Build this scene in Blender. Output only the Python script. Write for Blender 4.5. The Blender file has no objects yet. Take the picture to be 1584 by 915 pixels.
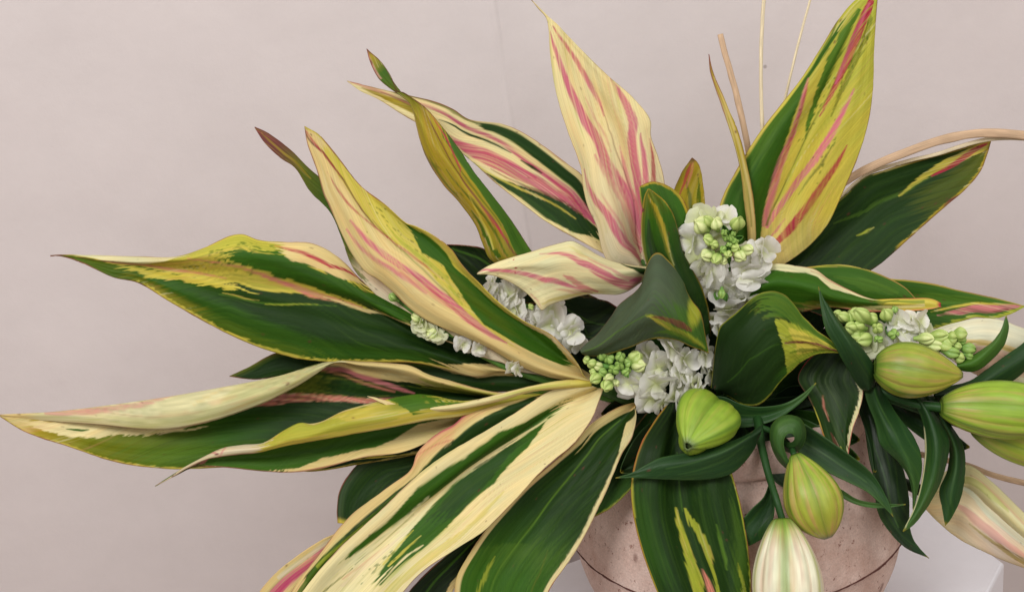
import bpy, math, random
import numpy as np
from mathutils import Vector, Matrix

rnd = random.Random(7)
scene = bpy.context.scene
col = scene.collection

# ------------------------------------------------------------------ camera
CAM_H = 1.55                      # metres above the floor
PITCH, ROLL = math.radians(22.0), math.radians(7.0)
F_PX = 1980.0                     # focal length of the lens, in photo pixels
r0 = Vector((1, 0, 0)); u0 = Vector((0, math.sin(PITCH), math.cos(PITCH)))
FWD = Vector((0, math.cos(PITCH), -math.sin(PITCH)))
RGT = r0 * math.cos(ROLL) - u0 * math.sin(ROLL)
UPV = u0 * math.cos(ROLL) + r0 * math.sin(ROLL)
CPOS = Vector((0, 0, CAM_H))
cd = bpy.data.cameras.new('camera'); cam = bpy.data.objects.new('camera', cd); col.objects.link(cam)
cd.sensor_width = 36.0; cd.lens = 36.0 * F_PX / 1584.0; cd.clip_start = 0.02; cd.clip_end = 60
M = Matrix((RGT, UPV, -FWD)).transposed().to_4x4(); M.translation = CPOS
cam.matrix_world = M
scene.camera = cam
cd.dof.use_dof = False

# ------------------------------------------------------------------ light
w = bpy.data.worlds.new('World'); scene.world = w; w.use_nodes = True
bg = w.node_tree.nodes['Background']; bg.inputs[0].default_value = (1.0, 0.88, 0.82, 1); bg.inputs[1].default_value = 0.31

def area(name, loc, target, size, power, colr):
    d = bpy.data.lights.new(name, 'AREA'); d.shape = 'RECTANGLE'; d.size, d.size_y = size; d.energy = power; d.color = colr
    o = bpy.data.objects.new(name, d); col.objects.link(o)
    o.location = loc
    o.rotation_euler = (Vector(target) - Vector(loc)).to_track_quat('-Z', 'Y').to_euler()
    return o
area('window_light', (-1.2, -0.8, 3.4), (0.05, 1.05, 1.15), (1.15, .95), 64, (1.0, 0.985, 0.985))
area('ceiling_light', (1.3, -0.5, 3.2), (0.3, 1.1, 1.1), (1.4, 1.0), 27, (1.0, 0.98, 0.97))
area('added_front_light', (0.55, -1.6, 2.05), (0.0, 1.1, 1.2), (0.9, 0.9), 9, (0.97, 0.985, 1.0))  # unseen low frontal source, added to throw soft leaf shadows on the wall

scene.view_settings.view_transform = 'Standard'
scene.view_settings.look = 'None'
scene.view_settings.exposure = 0.0
scene.view_settings.gamma = 1.0
scene.view_settings.use_curve_mapping = False

# ------------------------------------------------------------------ helpers
def P(x, y, z=0.0):
    """a traced point: column x, row y of the survey sheet, z cm in front of the plane through the bouquet's middle"""
    d = 1.0 - float(z) / 100.0; x = float(x); y = float(y)
    return CPOS + d * (FWD + (x - 792.0) / F_PX * RGT + (457.5 - y) / F_PX * UPV)

def lin(c):
    c = np.asarray(c, float) / 255.0
    return np.where(c <= 0.04045, c / 12.92, ((c + 0.055) / 1.055) ** 2.4)

C = {k: lin(v) for k, v in dict(
    cream=(230, 215, 156), pale=(226, 219, 168), peach=(219, 197, 132), pcream=(222, 207, 172), yellow=(204, 190, 76), lime=(166, 174, 54),
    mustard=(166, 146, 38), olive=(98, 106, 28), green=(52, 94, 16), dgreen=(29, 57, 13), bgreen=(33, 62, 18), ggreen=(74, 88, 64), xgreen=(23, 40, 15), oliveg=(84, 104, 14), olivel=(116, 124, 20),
    lgreen=(86, 122, 34), mgreen=(66, 106, 28), pink=(200, 98, 122), rose=(206, 124, 124), hot=(184, 54, 98), red=(172, 44, 66), brown=(112, 58, 50), edge=(140, 76, 64),
    lily=(36, 70, 30), lilyd=(25, 49, 23), lilyl=(64, 98, 44), tan=(196, 166, 134), white=(241, 240, 233), sal=(208, 128, 108)).items()}

def tag(o, label=None, cat=None, group=None, kind=None):
    for k, v in (('label', label), ('category', cat), ('group', group), ('kind', kind)):
        if v: o[k] = v
    return o

def empty(name, loc, label, cat, group=None):
    o = bpy.data.objects.new(name, None); col.objects.link(o); o.location = loc; o.empty_display_size = .02
    return tag(o, label, cat, group)

def mesh_obj(name, verts, faces, mat, parent=None, smooth=True, label=None):
    me = bpy.data.meshes.new(name)
    verts = np.asarray(verts, float)
    if parent is not None: verts = verts - np.array(parent_origin(parent))
    me.from_pydata(verts.tolist(), [], faces if isinstance(faces, list) else faces.tolist())
    if mat: me.materials.append(mat)
    if smooth: me.polygons.foreach_set('use_smooth', [True] * len(me.polygons))
    me.update()
    o = bpy.data.objects.new(name, me); col.objects.link(o)
    if parent is not None: o.parent = parent
    if label: o['label'] = label
    return o

def parent_origin(p):
    v = Vector((0, 0, 0))
    while p is not None: v += p.location; p = p.parent
    return v

def cr(pts, n, chord=True):
    """n points evenly spaced by length along a Catmull-Rom curve through pts"""
    p = np.asarray(pts, float)
    if len(p) == 2: p = np.array([p[0], (p[0] + p[1]) / 2, p[1]])
    q = np.vstack([2 * p[0] - p[1], p, 2 * p[-1] - p[-2]])
    out = []
    d = np.linalg.norm(np.diff(q[:, :2], axis=0), axis=1) ** 0.5 + 1e-6
    t = np.concatenate([[0], np.cumsum(d)])
    for i in range(1, len(q) - 2):
        s = np.linspace(t[i], t[i + 1], 14, endpoint=False)[:, None]
        A1 = (t[i] - s) / (t[i] - t[i-1]) * q[i-1] + (s - t[i-1]) / (t[i] - t[i-1]) * q[i]
        A2 = (t[i+1] - s) / (t[i+1] - t[i]) * q[i] + (s - t[i]) / (t[i+1] - t[i]) * q[i+1]
        A3 = (t[i+2] - s) / (t[i+2] - t[i+1]) * q[i+1] + (s - t[i+1]) / (t[i+2] - t[i+1]) * q[i+2]
        B1 = (t[i+1] - s) / (t[i+1] - t[i-1]) * A1 + (s - t[i-1]) / (t[i+1] - t[i-1]) * A2
        B2 = (t[i+2] - s) / (t[i+2] - t[i]) * A2 + (s - t[i]) / (t[i+2] - t[i]) * A3
        out.append((t[i+1] - s) / (t[i+1] - t[i]) * B1 + (s - t[i]) / (t[i+1] - t[i]) * B2)
    c = np.vstack(out + [p[-1:]])
    L = np.concatenate([[0], np.cumsum(np.linalg.norm(np.diff(c[:, :2], axis=0), axis=1))])
    s = np.linspace(0, L[-1], n)
    return np.stack([np.interp(s, L, c[:, k]) for k in range(c.shape[1])], 1)

_lat = np.random.RandomState(3).rand(256, 256)
def noise(x, y, seed=0):
    x = np.asarray(x, float) + seed * 17.31; y = np.asarray(y, float) + seed * 5.77
    xi = np.floor(x).astype(int); yi = np.floor(y).astype(int); fx = x - xi; fy = y - yi
    fx = fx * fx * (3 - 2 * fx); fy = fy * fy * (3 - 2 * fy)
    g = lambda a, b: _lat[a % 256, b % 256]
    return ((g(xi, yi) * (1 - fx) + g(xi + 1, yi) * fx) * (1 - fy) + (g(xi, yi + 1) * (1 - fx) + g(xi + 1, yi + 1) * fx) * fy) * 2 - 1

def sstep(a, b, x):
    t = np.clip((x - a) / (b - a), 0, 1); return t * t * (3 - 2 * t)

def across(G, nv):
    """G: k x nu x dim guide rows -> nv rows interpolated smoothly across"""
    k = len(G)
    if k == 2:
        s = np.linspace(0, 1, nv)[:, None, None]; return G[0] * (1 - s) + G[1] * s
    w3 = np.array([np.median(np.linalg.norm(G[i + 1][:, :3] - G[i][:, :3], axis=1)) for i in range(k - 1)]) + 1e-6
    t = np.concatenate([[0], np.cumsum(w3)]); t /= t[-1]
    m = [(G[1] - G[0]) / (t[1] - t[0])] + [(G[i+1] - G[i-1]) / (t[i+1] - t[i-1]) for i in range(1, k-1)] + [(G[-1] - G[-2]) / (t[-1] - t[-2])]
    out = []
    for s in np.linspace(0, 1, nv):
        i = min(k - 2, int(np.searchsorted(t, s, side='right')) - 1); h = t[i+1] - t[i]; q = (s - t[i]) / h
        out.append((2*q**3 - 3*q**2 + 1) * G[i] + (q**3 - 2*q**2 + q) * h * m[i] + (-2*q**3 + 3*q**2) * G[i+1] + (q**3 - q**2) * h * m[i+1])
    return np.array(out)

# ------------------------------------------------------------------ materials
def new_mat(name):
    m = bpy.data.materials.new(name); m.use_nodes = True
    nt = m.node_tree; b = nt.nodes['Principled BSDF']; return m, nt, b
def N(nt, typ, **kw):
    n = nt.nodes.new(typ)
    for k, v in kw.items():
        if k in n.inputs: n.inputs[k].default_value = v
        else: setattr(n, k, v)
    return n

def blade_material(name, rough=0.42, trans=0.16, vein=0.35, scale=900, sheen=0.0, spec=0.5, warp=0.0):
    """plant tissue: pigment from the 'pigment' attribute, fine parallel veins from the blade's own coordinates"""
    m, nt, b = new_mat(name); L = nt.links.new
    at = N(nt, 'ShaderNodeAttribute', attribute_name='pigment')
    uv = N(nt, 'ShaderNodeUVMap', uv_map='blade')
    mp = N(nt, 'ShaderNodeMapping'); mp.inputs['Scale'].default_value = (9, scale, 1); L(uv.outputs[0], mp.inputs[0])
    nz = N(nt, 'ShaderNodeTexNoise', Scale=1.0, Detail=3.0, Roughness=0.6); L(mp.outputs[0], nz.inputs['Vector'])
    mp2 = N(nt, 'ShaderNodeMapping'); mp2.inputs['Scale'].default_value = (60, 160, 1); L(uv.outputs[0], mp2.inputs[0])
    nz2 = N(nt, 'ShaderNodeTexNoise', Scale=1.0, Detail=4.0); L(mp2.outputs[0], nz2.inputs['Vector'])
    hs = N(nt, 'ShaderNodeHueSaturation')
    mr = N(nt, 'ShaderNodeMapRange'); mr.inputs['From Min'].default_value = .3; mr.inputs['From Max'].default_value = .7
    mr.inputs['To Min'].default_value = 1 - .30 * vein; mr.inputs['To Max'].default_value = 1 + .30 * vein
    L(nz.outputs[0], mr.inputs[0]); L(mr.outputs[0], hs.inputs['Value']); L(at.outputs['Color'], hs.inputs['Color'])
    L(hs.outputs[0], b.inputs['Base Color'])
    rr = N(nt, 'ShaderNodeMapRange'); rr.inputs['To Min'].default_value = rough - .08; rr.inputs['To Max'].default_value = rough + .16
    L(nz2.outputs[0], rr.inputs[0]); L(rr.outputs[0], b.inputs['Roughness'])
    b.inputs['Specular IOR Level'].default_value = spec
    bp = N(nt, 'ShaderNodeBump', Strength=vein, Distance=0.0006); L(nz.outputs[0], bp.inputs['Height'])
    bp2 = N(nt, 'ShaderNodeBump', Strength=0.30, Distance=0.0015); L(nz2.outputs[0], bp2.inputs['Height']); L(bp.outputs[0], bp2.inputs['Normal'])
    L(bp2.outputs[0], b.inputs['Normal'])
    tr = N(nt, 'ShaderNodeBsdfTranslucent'); L(hs.outputs[0], tr.inputs[0]); L(bp2.outputs[0], tr.inputs['Normal'])
    mx = N(nt, 'ShaderNodeMixShader'); mx.inputs[0].default_value = trans
    out = nt.nodes['Material Output']; L(b.outputs[0], mx.inputs[1]); L(tr.outputs[0], mx.inputs[2]); L(mx.outputs[0], out.inputs[0])
    return m
MAT_CORD = blade_material('cordyline_blade', 0.52, 0.20, 0.26, 1100, spec=.18)
MAT_LILY = blade_material('lily_blade', 0.44, 0.10, 0.22, 900, spec=.24)
MAT_PETAL = blade_material('petal_tissue', 0.55, 0.25, 0.25, 500, spec=.3)
MAT_BUD = blade_material('bud_tissue', 0.40, 0.05, 0.30, 420, spec=.45)
MAT_REED = blade_material('dried_reed_skin', 0.6, 0.05, 0.7, 2500, spec=.25)

def set_pigment(me, colors, uv=None):
    a = me.attributes.new('pigment', 'FLOAT_COLOR', 'POINT')
    c = np.ones((len(me.vertices), 4)); c[:, :3] = colors
    a.data.foreach_set('color', c.astype(np.float32).ravel())
    if uv is not None:
        l = me.uv_layers.new(name='blade')
        idx = np.empty(len(me.loops), int); me.loops.foreach_get('vertex_index', idx)
        l.data.foreach_set('uv', uv[idx].astype(np.float32).ravel())

# ------------------------------------------------------------------ a blade: leaf or petal
_seed = [0]
def blade(name, parent, guides, z, base, ops=(), cup=-0.5, mat=None, label=None, thick=0.00055, res=1.0, ripple=0.0, edge='edge', ew=1.6, var=1.0):
    """guides: margin .. margin, each a list of traced (x, y[, dz]) from the base of the blade to its tip (dz in cm);
    z: height profile [(u, cm)...]; ops: pigment laid in the blade's own (u, v) coordinates"""
    _seed[0] += 1; sd = _seed[0]
    mat = mat or MAT_CORD
    G3 = [[(p[0], p[1], p[2] if len(p) > 2 else 0.0) for p in g] for g in guides]
    ln = max(np.linalg.norm(np.diff(np.array(g)[:, :2], axis=0), axis=1).sum() for g in G3)
    nu = int(np.clip(ln * 0.50 * res, 24, 330))
    G = [cr(g, nu) for g in G3]
    if len(G) == 2:
        m = (G[0] + G[1]) / 2; u = np.linspace(0, 1, nu); m[:, 2] += cup * np.sin(np.pi * np.clip(u * .94 + .03, 0, 1)) ** .6; G = [G[0], m, G[1]]
    wid = sum(np.linalg.norm(G[i + 1] - G[i], axis=1).max() for i in range(len(G) - 1))
    nv = int(np.clip(wid * 0.62 * res, 9, 90))
    S = across(np.array(G), nv)                    # nv x nu x 3 (x, y, dz)
    zu = np.interp(np.linspace(0, 1, nu), [a for a, _ in z], [b for _, b in z])
    k = max(3, nu // 10); zp = np.pad(zu, k, mode='edge'); zu = np.convolve(zp, np.ones(2 * k + 1) / (2 * k + 1), mode='same')[k:-k]
    S[:, :, 2] += zu[None, :]
    U = np.linspace(0, 1, nu)[None, :].repeat(nv, 0)
    dv = np.linalg.norm(np.diff(S[:, :, :2], axis=0), axis=2); dz = np.diff(S[:, :, 2], axis=0) * 19.8
    arc = np.concatenate([np.zeros((1, nu)), np.cumsum(np.sqrt(dv ** 2 + dz ** 2), axis=0)]); W = np.maximum(arc[-1:], 1e-3)
    V = arc / W; du = ln * U
    if ripple:
        S[:, :, 2] += ripple * noise(du / 45.0, V * 2.2, sd) * sstep(0, .12, U) * (0.25 + np.abs(V - .5) * 1.6)
    # gentle pleats along the blade
    S[:, :, 2] += 0.0045 * np.sin(V * W.max() / 1.35) * sstep(0.02, .2, U) * sstep(1.0, .85, U)
    S[:, :, 2] += 0.028 * np.sin(V * W.max() / 5.0 + sd) * sstep(0.02, .2, U) * sstep(1.0, .8, U)
    # slightly uneven margins
    for r_, nb, ss in ((0, 1, 41), (nv - 1, nv - 2, 42)):
        dd = S[r_, :, :2] - S[nb, :, :2]; dd /= np.linalg.norm(dd, axis=1)[:, None] + 1e-6; tt = du[0]
        off = (.55 * noise(tt / 34, 0 * tt, sd + ss) + .30 * noise(tt / 9, 0 * tt, sd + ss + 3) - .9 * np.clip(noise(tt / 7, 0 * tt, sd + ss + 6) - .80, 0, 1) * 5) * sstep(.01, .06, U[0]) * sstep(.99, .93, U[0])
        S[r_, :, :2] += dd * off[:, None]
    X = S[:, :, 0]; Y = S[:, :, 1]
    # ---- pigment
    colr = np.empty((nv, nu, 3))
    fine = noise(du / 95.0, arc / 3.2, sd); broad = noise(du / 120.0, arc / 26.0, sd + 9)
    def cc(c):
        if isinstance(c, str): return C[c][None, None, :] * np.ones((nv, nu, 1))
        us = [a for a, _ in c]; return np.stack([np.interp(U, us, [C[b][k] for _, b in c]) for k in range(3)], 2)
    colr[:] = cc(base)
    def uvof(x, y, vr=None):
        d = (X - x) ** 2 + (Y - y) ** 2
        if vr: d = d + 1e6 * ((V < vr[0]) | (V > vr[1]))
        j = np.unravel_index(np.argmin(d), d.shape); return U[j], V[j]
    def curve_v(pts, vr):
        q = sorted((uvof(p[0], p[1], vr) + (p[2] if len(p) > 2 else 0,)) for p in pts)
        u = np.array([a[0] for a in q]) + np.arange(len(q)) * 1e-6; ug = np.linspace(0, 1, nu)
        return np.interp(ug, u, [a[1] for a in q]), np.interp(ug, u, [a[2] for a in q]), u[0], u[-1]
    for op in ops:
        kind = op[0]; opt = op[-1] if isinstance(op[-1], dict) else {}
        amp = opt.get('amp', 2.2); vr = opt.get('vr'); soft = opt.get('soft', 1.6 if op[1] in ('pink', 'rose', 'sal', 'hot') else 1.1); al = opt.get('a', .9 if op[1] in ('pink', 'hot') else 1.0)
        if al <= .62 and kind == 'R' and 'soft' not in opt: soft = 7.0
        c = cc(op[1]); rl = opt.get('len', 55.0)
        rag = amp * (0.62 * noise(du / (rl * 1.5), arc / 2.0, sd + 3) + .42 * noise(du / (rl * .8), arc / 1.15, sd + 6) + .22 * noise(du / 28.0, arc / 3.5, sd + 5))
        fing = noise(du / 150.0, arc / 1.9, sd + 91) + .6 * noise(du / 90.0, arc / 1.1, sd + 92)
        if kind == 'S':
            vc, wd, ua, ub = curve_v(op[2], vr)
            mu = np.linspace(0, 1, nu); end = np.minimum((mu - ua), (ub - mu)) * ln
            d = (wd / 2)[None, :] * np.clip(np.where(end < 0, 0, 1), 0, 1)[None, :] - np.abs(V - vc[None, :]) * W
            m = sstep(-soft, soft, d + rag * .45 * np.clip(wd / 5, .3, 1.5)[None, :] + np.minimum(0, (end[None, :] - 10) / 16.0 + fing * 1.2) * np.clip(wd / 6, .2, 1)[None, :]) * (end >= 0)[None, :]
        elif kind == 'R':
            lims = [0, 1]; ed = []
            for e in (op[2], op[3]):
                if e == 'L': ed.append(np.zeros(nu) - .2)
                elif e == 'R': ed.append(np.ones(nu) + .2)
                elif isinstance(e, tuple) and e[0] in ('L', 'R'):
                    if 0 < e[1] <= 8 and op[1] in ('mustard', 'yellow', 'lime'): e = (e[0], e[1] * .62)
                    ed.append(e[1] / W[0] if e[0] == 'L' else 1 - e[1] / W[0])
                else:
                    vc, _, ua, ub = curve_v(e, vr); ed.append(vc); lims = [max(lims[0], ua), min(lims[1], ub)]
            lo = np.minimum(ed[0], ed[1]); hi = np.maximum(ed[0], ed[1])
            if opt.get('u'): lims = list(opt['u'])
            d = np.minimum(V - lo[None, :], hi[None, :] - V) * W
            fade = opt.get('fade', 14.0)
            eu = np.minimum(U - lims[0] if lims[0] > .012 else 1, lims[1] - U if lims[1] < .988 else 1) * ln / fade * 4
            if np.ndim(eu): eu = eu + fing * np.clip(W / 14, .6, 5) * 1.3 * opt.get('fing', 1.0)
            m = sstep(-soft, soft, np.minimum(d, eu * 1.0 + 1) + rag)
            dfr = np.minimum(d, eu * 1.0 + 1) + rag * 1.3
        elif kind == 'U':
            m = sstep(0, 1, (U - op[2]) / (op[3] - op[2]) + rag * .03)
        elif kind == 'K':   # loose flecks of pigment, drawn out along the veins, scattered round a line of points
            m = np.zeros((nv, nu)); rs = np.random.RandomState(sd + 5)
            for px_, py_, sp_ in op[2]:
                u1, v1 = uvof(px_, py_, vr)
                for _ in range(op[3]):
                    uu = u1 + rs.normal() * sp_ * 1.6 / ln; vv = v1 + rs.normal() * sp_ * .5 / np.interp(u1, np.linspace(0, 1, nu), W[0]); rr = rs.uniform(.6, 1.7)
                    m = np.maximum(m, sstep(1.3, .6, np.sqrt(((U - uu) * ln / (rr * rs.uniform(1.2, 4))) ** 2 + ((V - vv) * W / rr) ** 2)))
            al = al * .6
        elif kind == 'B':   # a faint blotch round a point
            uu, vv = uvof(op[2], op[3], vr); rx, ry = op[4], op[5]
            m = sstep(1.25, .55, np.sqrt(((U - uu) * ln / rx) ** 2 + ((V - vv) * W / ry) ** 2) + rag * .09)
        if kind == 'R' and al > .7 and isinstance(op[1], str) and 'green' in op[1] and op[1] != 'lgreen':
            f_ = (sstep(-3.2, 1.5, dfr) * .50 * (.7 + .5 * fing))[:, :, None]; f_ = np.clip(f_, 0, .7); colr = colr * (1 - f_) + C['olive' if 'x' in op[1] else 'lime'] * f_
        if kind in 'SR' and al > .5 and op[1] not in ('cream', 'peach') and 'green' not in op[1]: m = m * (np.clip(.84 + .42 * fing, .30, 1) if op[1] in ('pink', 'rose', 'hot', 'sal', 'red') else np.clip(.92 + .20 * fing, .6, 1))
        m = (m * al)[:, :, None]; colr = colr * (1 - m) + c * m
    if edge:
        dm = np.minimum(V, 1 - V) * W
        m = (sstep(ew * 1.15, ew * .55, dm + .5 * noise(du / 30, V * 3, sd)) * .80 * np.clip(noise(du / 50, V * 2, sd + 1) * .75 + .60, .1, 1))[:, :, None]
        colr = colr * (1 - m) + C[edge] * m
    gm = (colr[:, :, 1] > colr[:, :, 0] * 1.25)[:, :, None]; k_ = (np.clip(fine * .9 + .6 * noise(du / 60.0, arc / 1.5, sd + 31), 0, 1) * .12 * var)[:, :, None] * gm; colr = colr * (1 - k_) + C['lgreen'] * k_ 
    if mat is MAT_CORD:
        lo_ = (~gm[:, :, 0])[:, :, None]
        for cn, q_, a_ in (('lime', 51, .30), ('sal', 61, .20), ('pale', 71, .35)):
            k_ = (sstep(.30, .75, noise(du / 110.0, arc / 1.7, sd + q_)) * sstep(-.3, .5, noise(du / 140.0, arc / 14.0, sd + q_ + 2)) * a_ * var)[:, :, None] * lo_; colr = colr * (1 - k_) + C[cn] * k_
        k_ = (sstep(.35, .8, noise(du / 160.0, arc / 1.5, sd + 81)) * .35 * var)[:, :, None] * gm; colr = colr * (1 - k_) + colr * .62 * k_
    if mat in (MAT_CORD, MAT_LILY): colr = colr * (1 + (.04 if mat is MAT_CORD else .075) * np.sin(arc * 2 * np.pi / 3.7 + 2 * noise(du / 200.0, arc / 9.0, sd)))[:, :, None]
    mod = 1 + var * (.045 * fine + .10 * broad + .05 * noise(du / 50.0, arc / 1.2, sd + 33))
    colr = np.clip(colr * mod[:, :, None], 0.002, .92)
    for _ in range(int(ln * W.max() / 5200) + 1):
        us, vs, rs_ = rnd.random(), rnd.random(), rnd.uniform(.5, 1.5)
        m = sstep(1.5, .5, np.sqrt(((U - us) * ln / (rs_ * rnd.uniform(1, 3))) ** 2 + ((V - vs) * W / rs_) ** 2))[:, :, None] * rnd.uniform(.25, .75); colr = colr * (1 - m) + C['brown'] * .7 * m
    if mat is MAT_LILY:
        m = (sstep(2.2, .8, np.minimum(V, 1 - V) * W) * .35)[:, :, None]; colr = colr * (1 - m) + C['lilyl'] * m
        m = (sstep(.96, 1.0, U) * .8)[:, :, None]; colr = colr * (1 - m) + C['mustard'] * .7 * m
    tw = var * .05 * noise(du / 40.0, arc / 8.0, sd + 21)
    colr[:, :, 0] *= 1 + tw; colr[:, :, 2] *= 1 - tw
    # ---- mesh
    d = 1.0 - S[:, :, 2:3] / 100.0
    pos = np.array(CPOS) + d * (np.array(FWD) + (X[:, :, None] - 792.0) / F_PX * np.array(RGT) + (457.5 - Y[:, :, None]) / F_PX * np.array(UPV))
    v = pos.reshape(-1, 3) - np.array(parent_origin(parent))
    ii, jj = np.meshgrid(np.arange(nv - 1), np.arange(nu - 1), indexing='ij')
    a = (ii * nu + jj).ravel(); F = np.stack([a, a + nu, a + nu + 1, a + 1], 1)
    me = bpy.data.meshes.new(name)
    me.vertices.add(len(v)); me.vertices.foreach_set('co', v.astype(np.float32).ravel())
    me.loops.add(F.size); me.loops.foreach_set('vertex_index', F.ravel().astype(np.int32))
    me.polygons.add(len(F)); me.polygons.foreach_set('loop_start', np.arange(0, F.size, 4, dtype=np.int32))
    me.polygons.foreach_set('use_smooth', np.ones(len(F), bool))
    me.update(calc_edges=True)
    me.materials.append(mat)
    uvc = np.stack([(du * 0.000505).ravel(), (arc * 0.000505).ravel()], 1)
    set_pigment(me, colr.reshape(-1, 3), uvc)
    o = bpy.data.objects.new(name, me); col.objects.link(o); o.parent = parent
    s = o.modifiers.new('thickness', 'SOLIDIFY'); s.thickness = thick; s.offset = 0
    if label: o['label'] = label
    return o

def quick_leaf(parent, a, b, w, bend=0.0, base='lilyd', mat=None, name='leaf', cup=-.5, sag=0.0, wide=.45, ops=(), midrib='lilyl', label=None, res=.7, edge=None, zt=0.0):
    """a lance-shaped leaf from point a to point b (x, y, z cm), w wide, its middle pushed sideways by bend"""
    a = np.array(a, float); b = np.array(b, float); d = b[:2] - a[:2]; L = np.linalg.norm(d); d /= L; nrm = np.array([-d[1], d[0]])
    l, r, mid = [], [], []
    for t in (0, .1, .25, .4, .55, .7, .85, .95, 1):
        c = a[:2] + d * L * t + nrm * bend * 4 * t * (1 - t)
        hw = w / 2 * (max(0, 1 - abs((t - wide) / (wide if t < wide else 1 - wide)) ** 1.9) * .93 + (.07 if t < 1 else .02))
        l.append((*(c - nrm * hw), zt)); r.append((*(c + nrm * hw), -zt)); mid.append((c[0], c[1], cup if 0 < t < 1 else cup * .3))
    zp = [(t, a[2] * (1 - t) + b[2] * t + sag * 4 * t * (1 - t)) for t in np.linspace(0, 1, 9)]
    o2 = [('S', midrib, [(m[0], m[1], 2.2) for m in mid], dict(a=.55, amp=.3, soft=1.2))] if midrib else []
    return blade(name, parent, [l, mid, r], zp, base, o2 + list(ops), mat=mat or MAT_LILY, res=res, edge=edge, label=label)

def tube(name, parent, pts, w, mat, pig, n=40, k=10, flat=1.0, label=None, taper=None):
    """a round or flattened stalk along traced points (x, y, z); w = width in survey units (list or number)"""
    c = cr([(p[0], p[1], p[2]) for p in pts], n)
    ws = np.interp(np.linspace(0, 1, n), np.linspace(0, 1, len(w)), w) if isinstance(w, (list, tuple)) else np.full(n, float(w))
    pos = np.array([P(*q) for q in c]); T = np.gradient(pos, axis=0); T /= np.linalg.norm(T, axis=1)[:, None]
    s = np.cross(T, np.array(FWD)); s /= np.linalg.norm(s, axis=1)[:, None] + 1e-9; t2 = np.cross(T, s)
    V = []; 
    for i in range(n):
        r = ws[i] / 2 * 0.000505 * (1 - c[i, 2] / 100)
        for j in range(k):
            a = 2 * math.pi * j / k; rr = r * (1 + .10 * noise(i * .35, j * 1.3, len(pts)))
            V.append(pos[i] + s[i] * math.cos(a) * rr + t2[i] * math.sin(a) * rr * flat)
    F = [[i * k + j, i * k + (j + 1) % k, (i + 1) * k + (j + 1) % k, (i + 1) * k + j] for i in range(n - 1) for j in range(k)]
    F.append(list(range(k))[::-1]); F.append([(n - 1) * k + j for j in range(k)])
    o = mesh_obj(name, V, F, mat, parent, True, label)
    uvc = np.array([(i / n * .2, j / k * .01) for i in range(n) for j in range(k)])
    tone = np.array([1 + .18 * noise(i * .5, j * 1.7, 4) for i in range(n) for j in range(k)])[:, None]
    set_pigment(o.data, np.clip(C[pig][None, :] * tone, 0, .9), uvc)
    return o
# ------------------------------------------------------------------ the setting
def plaster(name, c1, c2, spk=0.0, rough=.7):
    m, nt, b = new_mat(name); L = nt.links.new
    tc = N(nt, 'ShaderNodeTexCoord')
    n1 = N(nt, 'ShaderNodeTexNoise', Scale=2.2, Detail=3.0); L(tc.outputs['Object'], n1.inputs['Vector'])
    mx = N(nt, 'ShaderNodeMix', data_type='RGBA'); L(n1.outputs[0], mx.inputs[0]); mx.inputs[6].default_value = (*lin(c1), 1); mx.inputs[7].default_value = (*lin(c2), 1)
    n2 = N(nt, 'ShaderNodeTexNoise', Scale=260.0, Detail=4.0, Roughness=.7); L(tc.outputs['Object'], n2.inputs['Vector'])
    n3 = N(nt, 'ShaderNodeTexNoise', Scale=14.0, Detail=3.0); L(tc.outputs['Object'], n3.inputs['Vector'])
    vo = N(nt, 'ShaderNodeTexVoronoi', Scale=9.0); L(tc.outputs['Object'], vo.inputs['Vector'])
    sp = N(nt, 'ShaderNodeMapRange'); sp.inputs['From Min'].default_value = .010; sp.inputs['From Max'].default_value = .022; sp.inputs['To Min'].default_value = spk; sp.inputs['To Max'].default_value = 0
    L(vo.outputs['Distance'], sp.inputs[0])
    m2 = N(nt, 'ShaderNodeMix', data_type='RGBA'); L(sp.outputs[0], m2.inputs[0]); L(mx.outputs[2], m2.inputs[6]); m2.inputs[7].default_value = (.22, .17, .15, 1)
    n5 = N(nt, 'ShaderNodeTexNoise', Scale=7.0, Detail=6.0, Roughness=.7); L(tc.outputs['Object'], n5.inputs['Vector'])
    r5 = N(nt, 'ShaderNodeMapRange'); r5.inputs['From Min'].default_value = .3; r5.inputs['From Max'].default_value = .7; r5.inputs['To Min'].default_value = .955; r5.inputs['To Max'].default_value = 1.03; L(n5.outputs[0], r5.inputs[0])
    m5 = N(nt, 'ShaderNodeMix', data_type='RGBA', blend_type='MULTIPLY'); m5.inputs[0].default_value = 1; L(m2.outputs[2], m5.inputs[6]); L(r5.outputs[0], m5.inputs[7])
    L(m5.outputs[2], b.inputs['Base Color']); b.inputs['Roughness'].default_value = rough; b.inputs['Specular IOR Level'].default_value = .25
    b1 = N(nt, 'ShaderNodeBump', Strength=.25, Distance=.0008); L(n2.outputs[0], b1.inputs['Height'])
    b2 = N(nt, 'ShaderNodeBump', Strength=.35, Distance=.004); L(n3.outputs[0], b2.inputs['Height']); L(b1.outputs[0], b2.inputs['Normal']); L(b2.outputs[0], b.inputs['Normal'])
    return m
WALL = plaster('painted_plaster', (216, 209, 207), (212, 202, 199), .55)
WHITE = plaster('white_painted_board', (242, 242, 246), (236, 236, 241), .15, .5)
FLOOR = plaster('floor_finish', (176, 150, 136), (160, 134, 120), .2)

WALL_Y = 1.215
def on_wall(x, y):
    d = (P(x, y) - CPOS); return CPOS + d * (WALL_Y / d.y)
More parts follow.
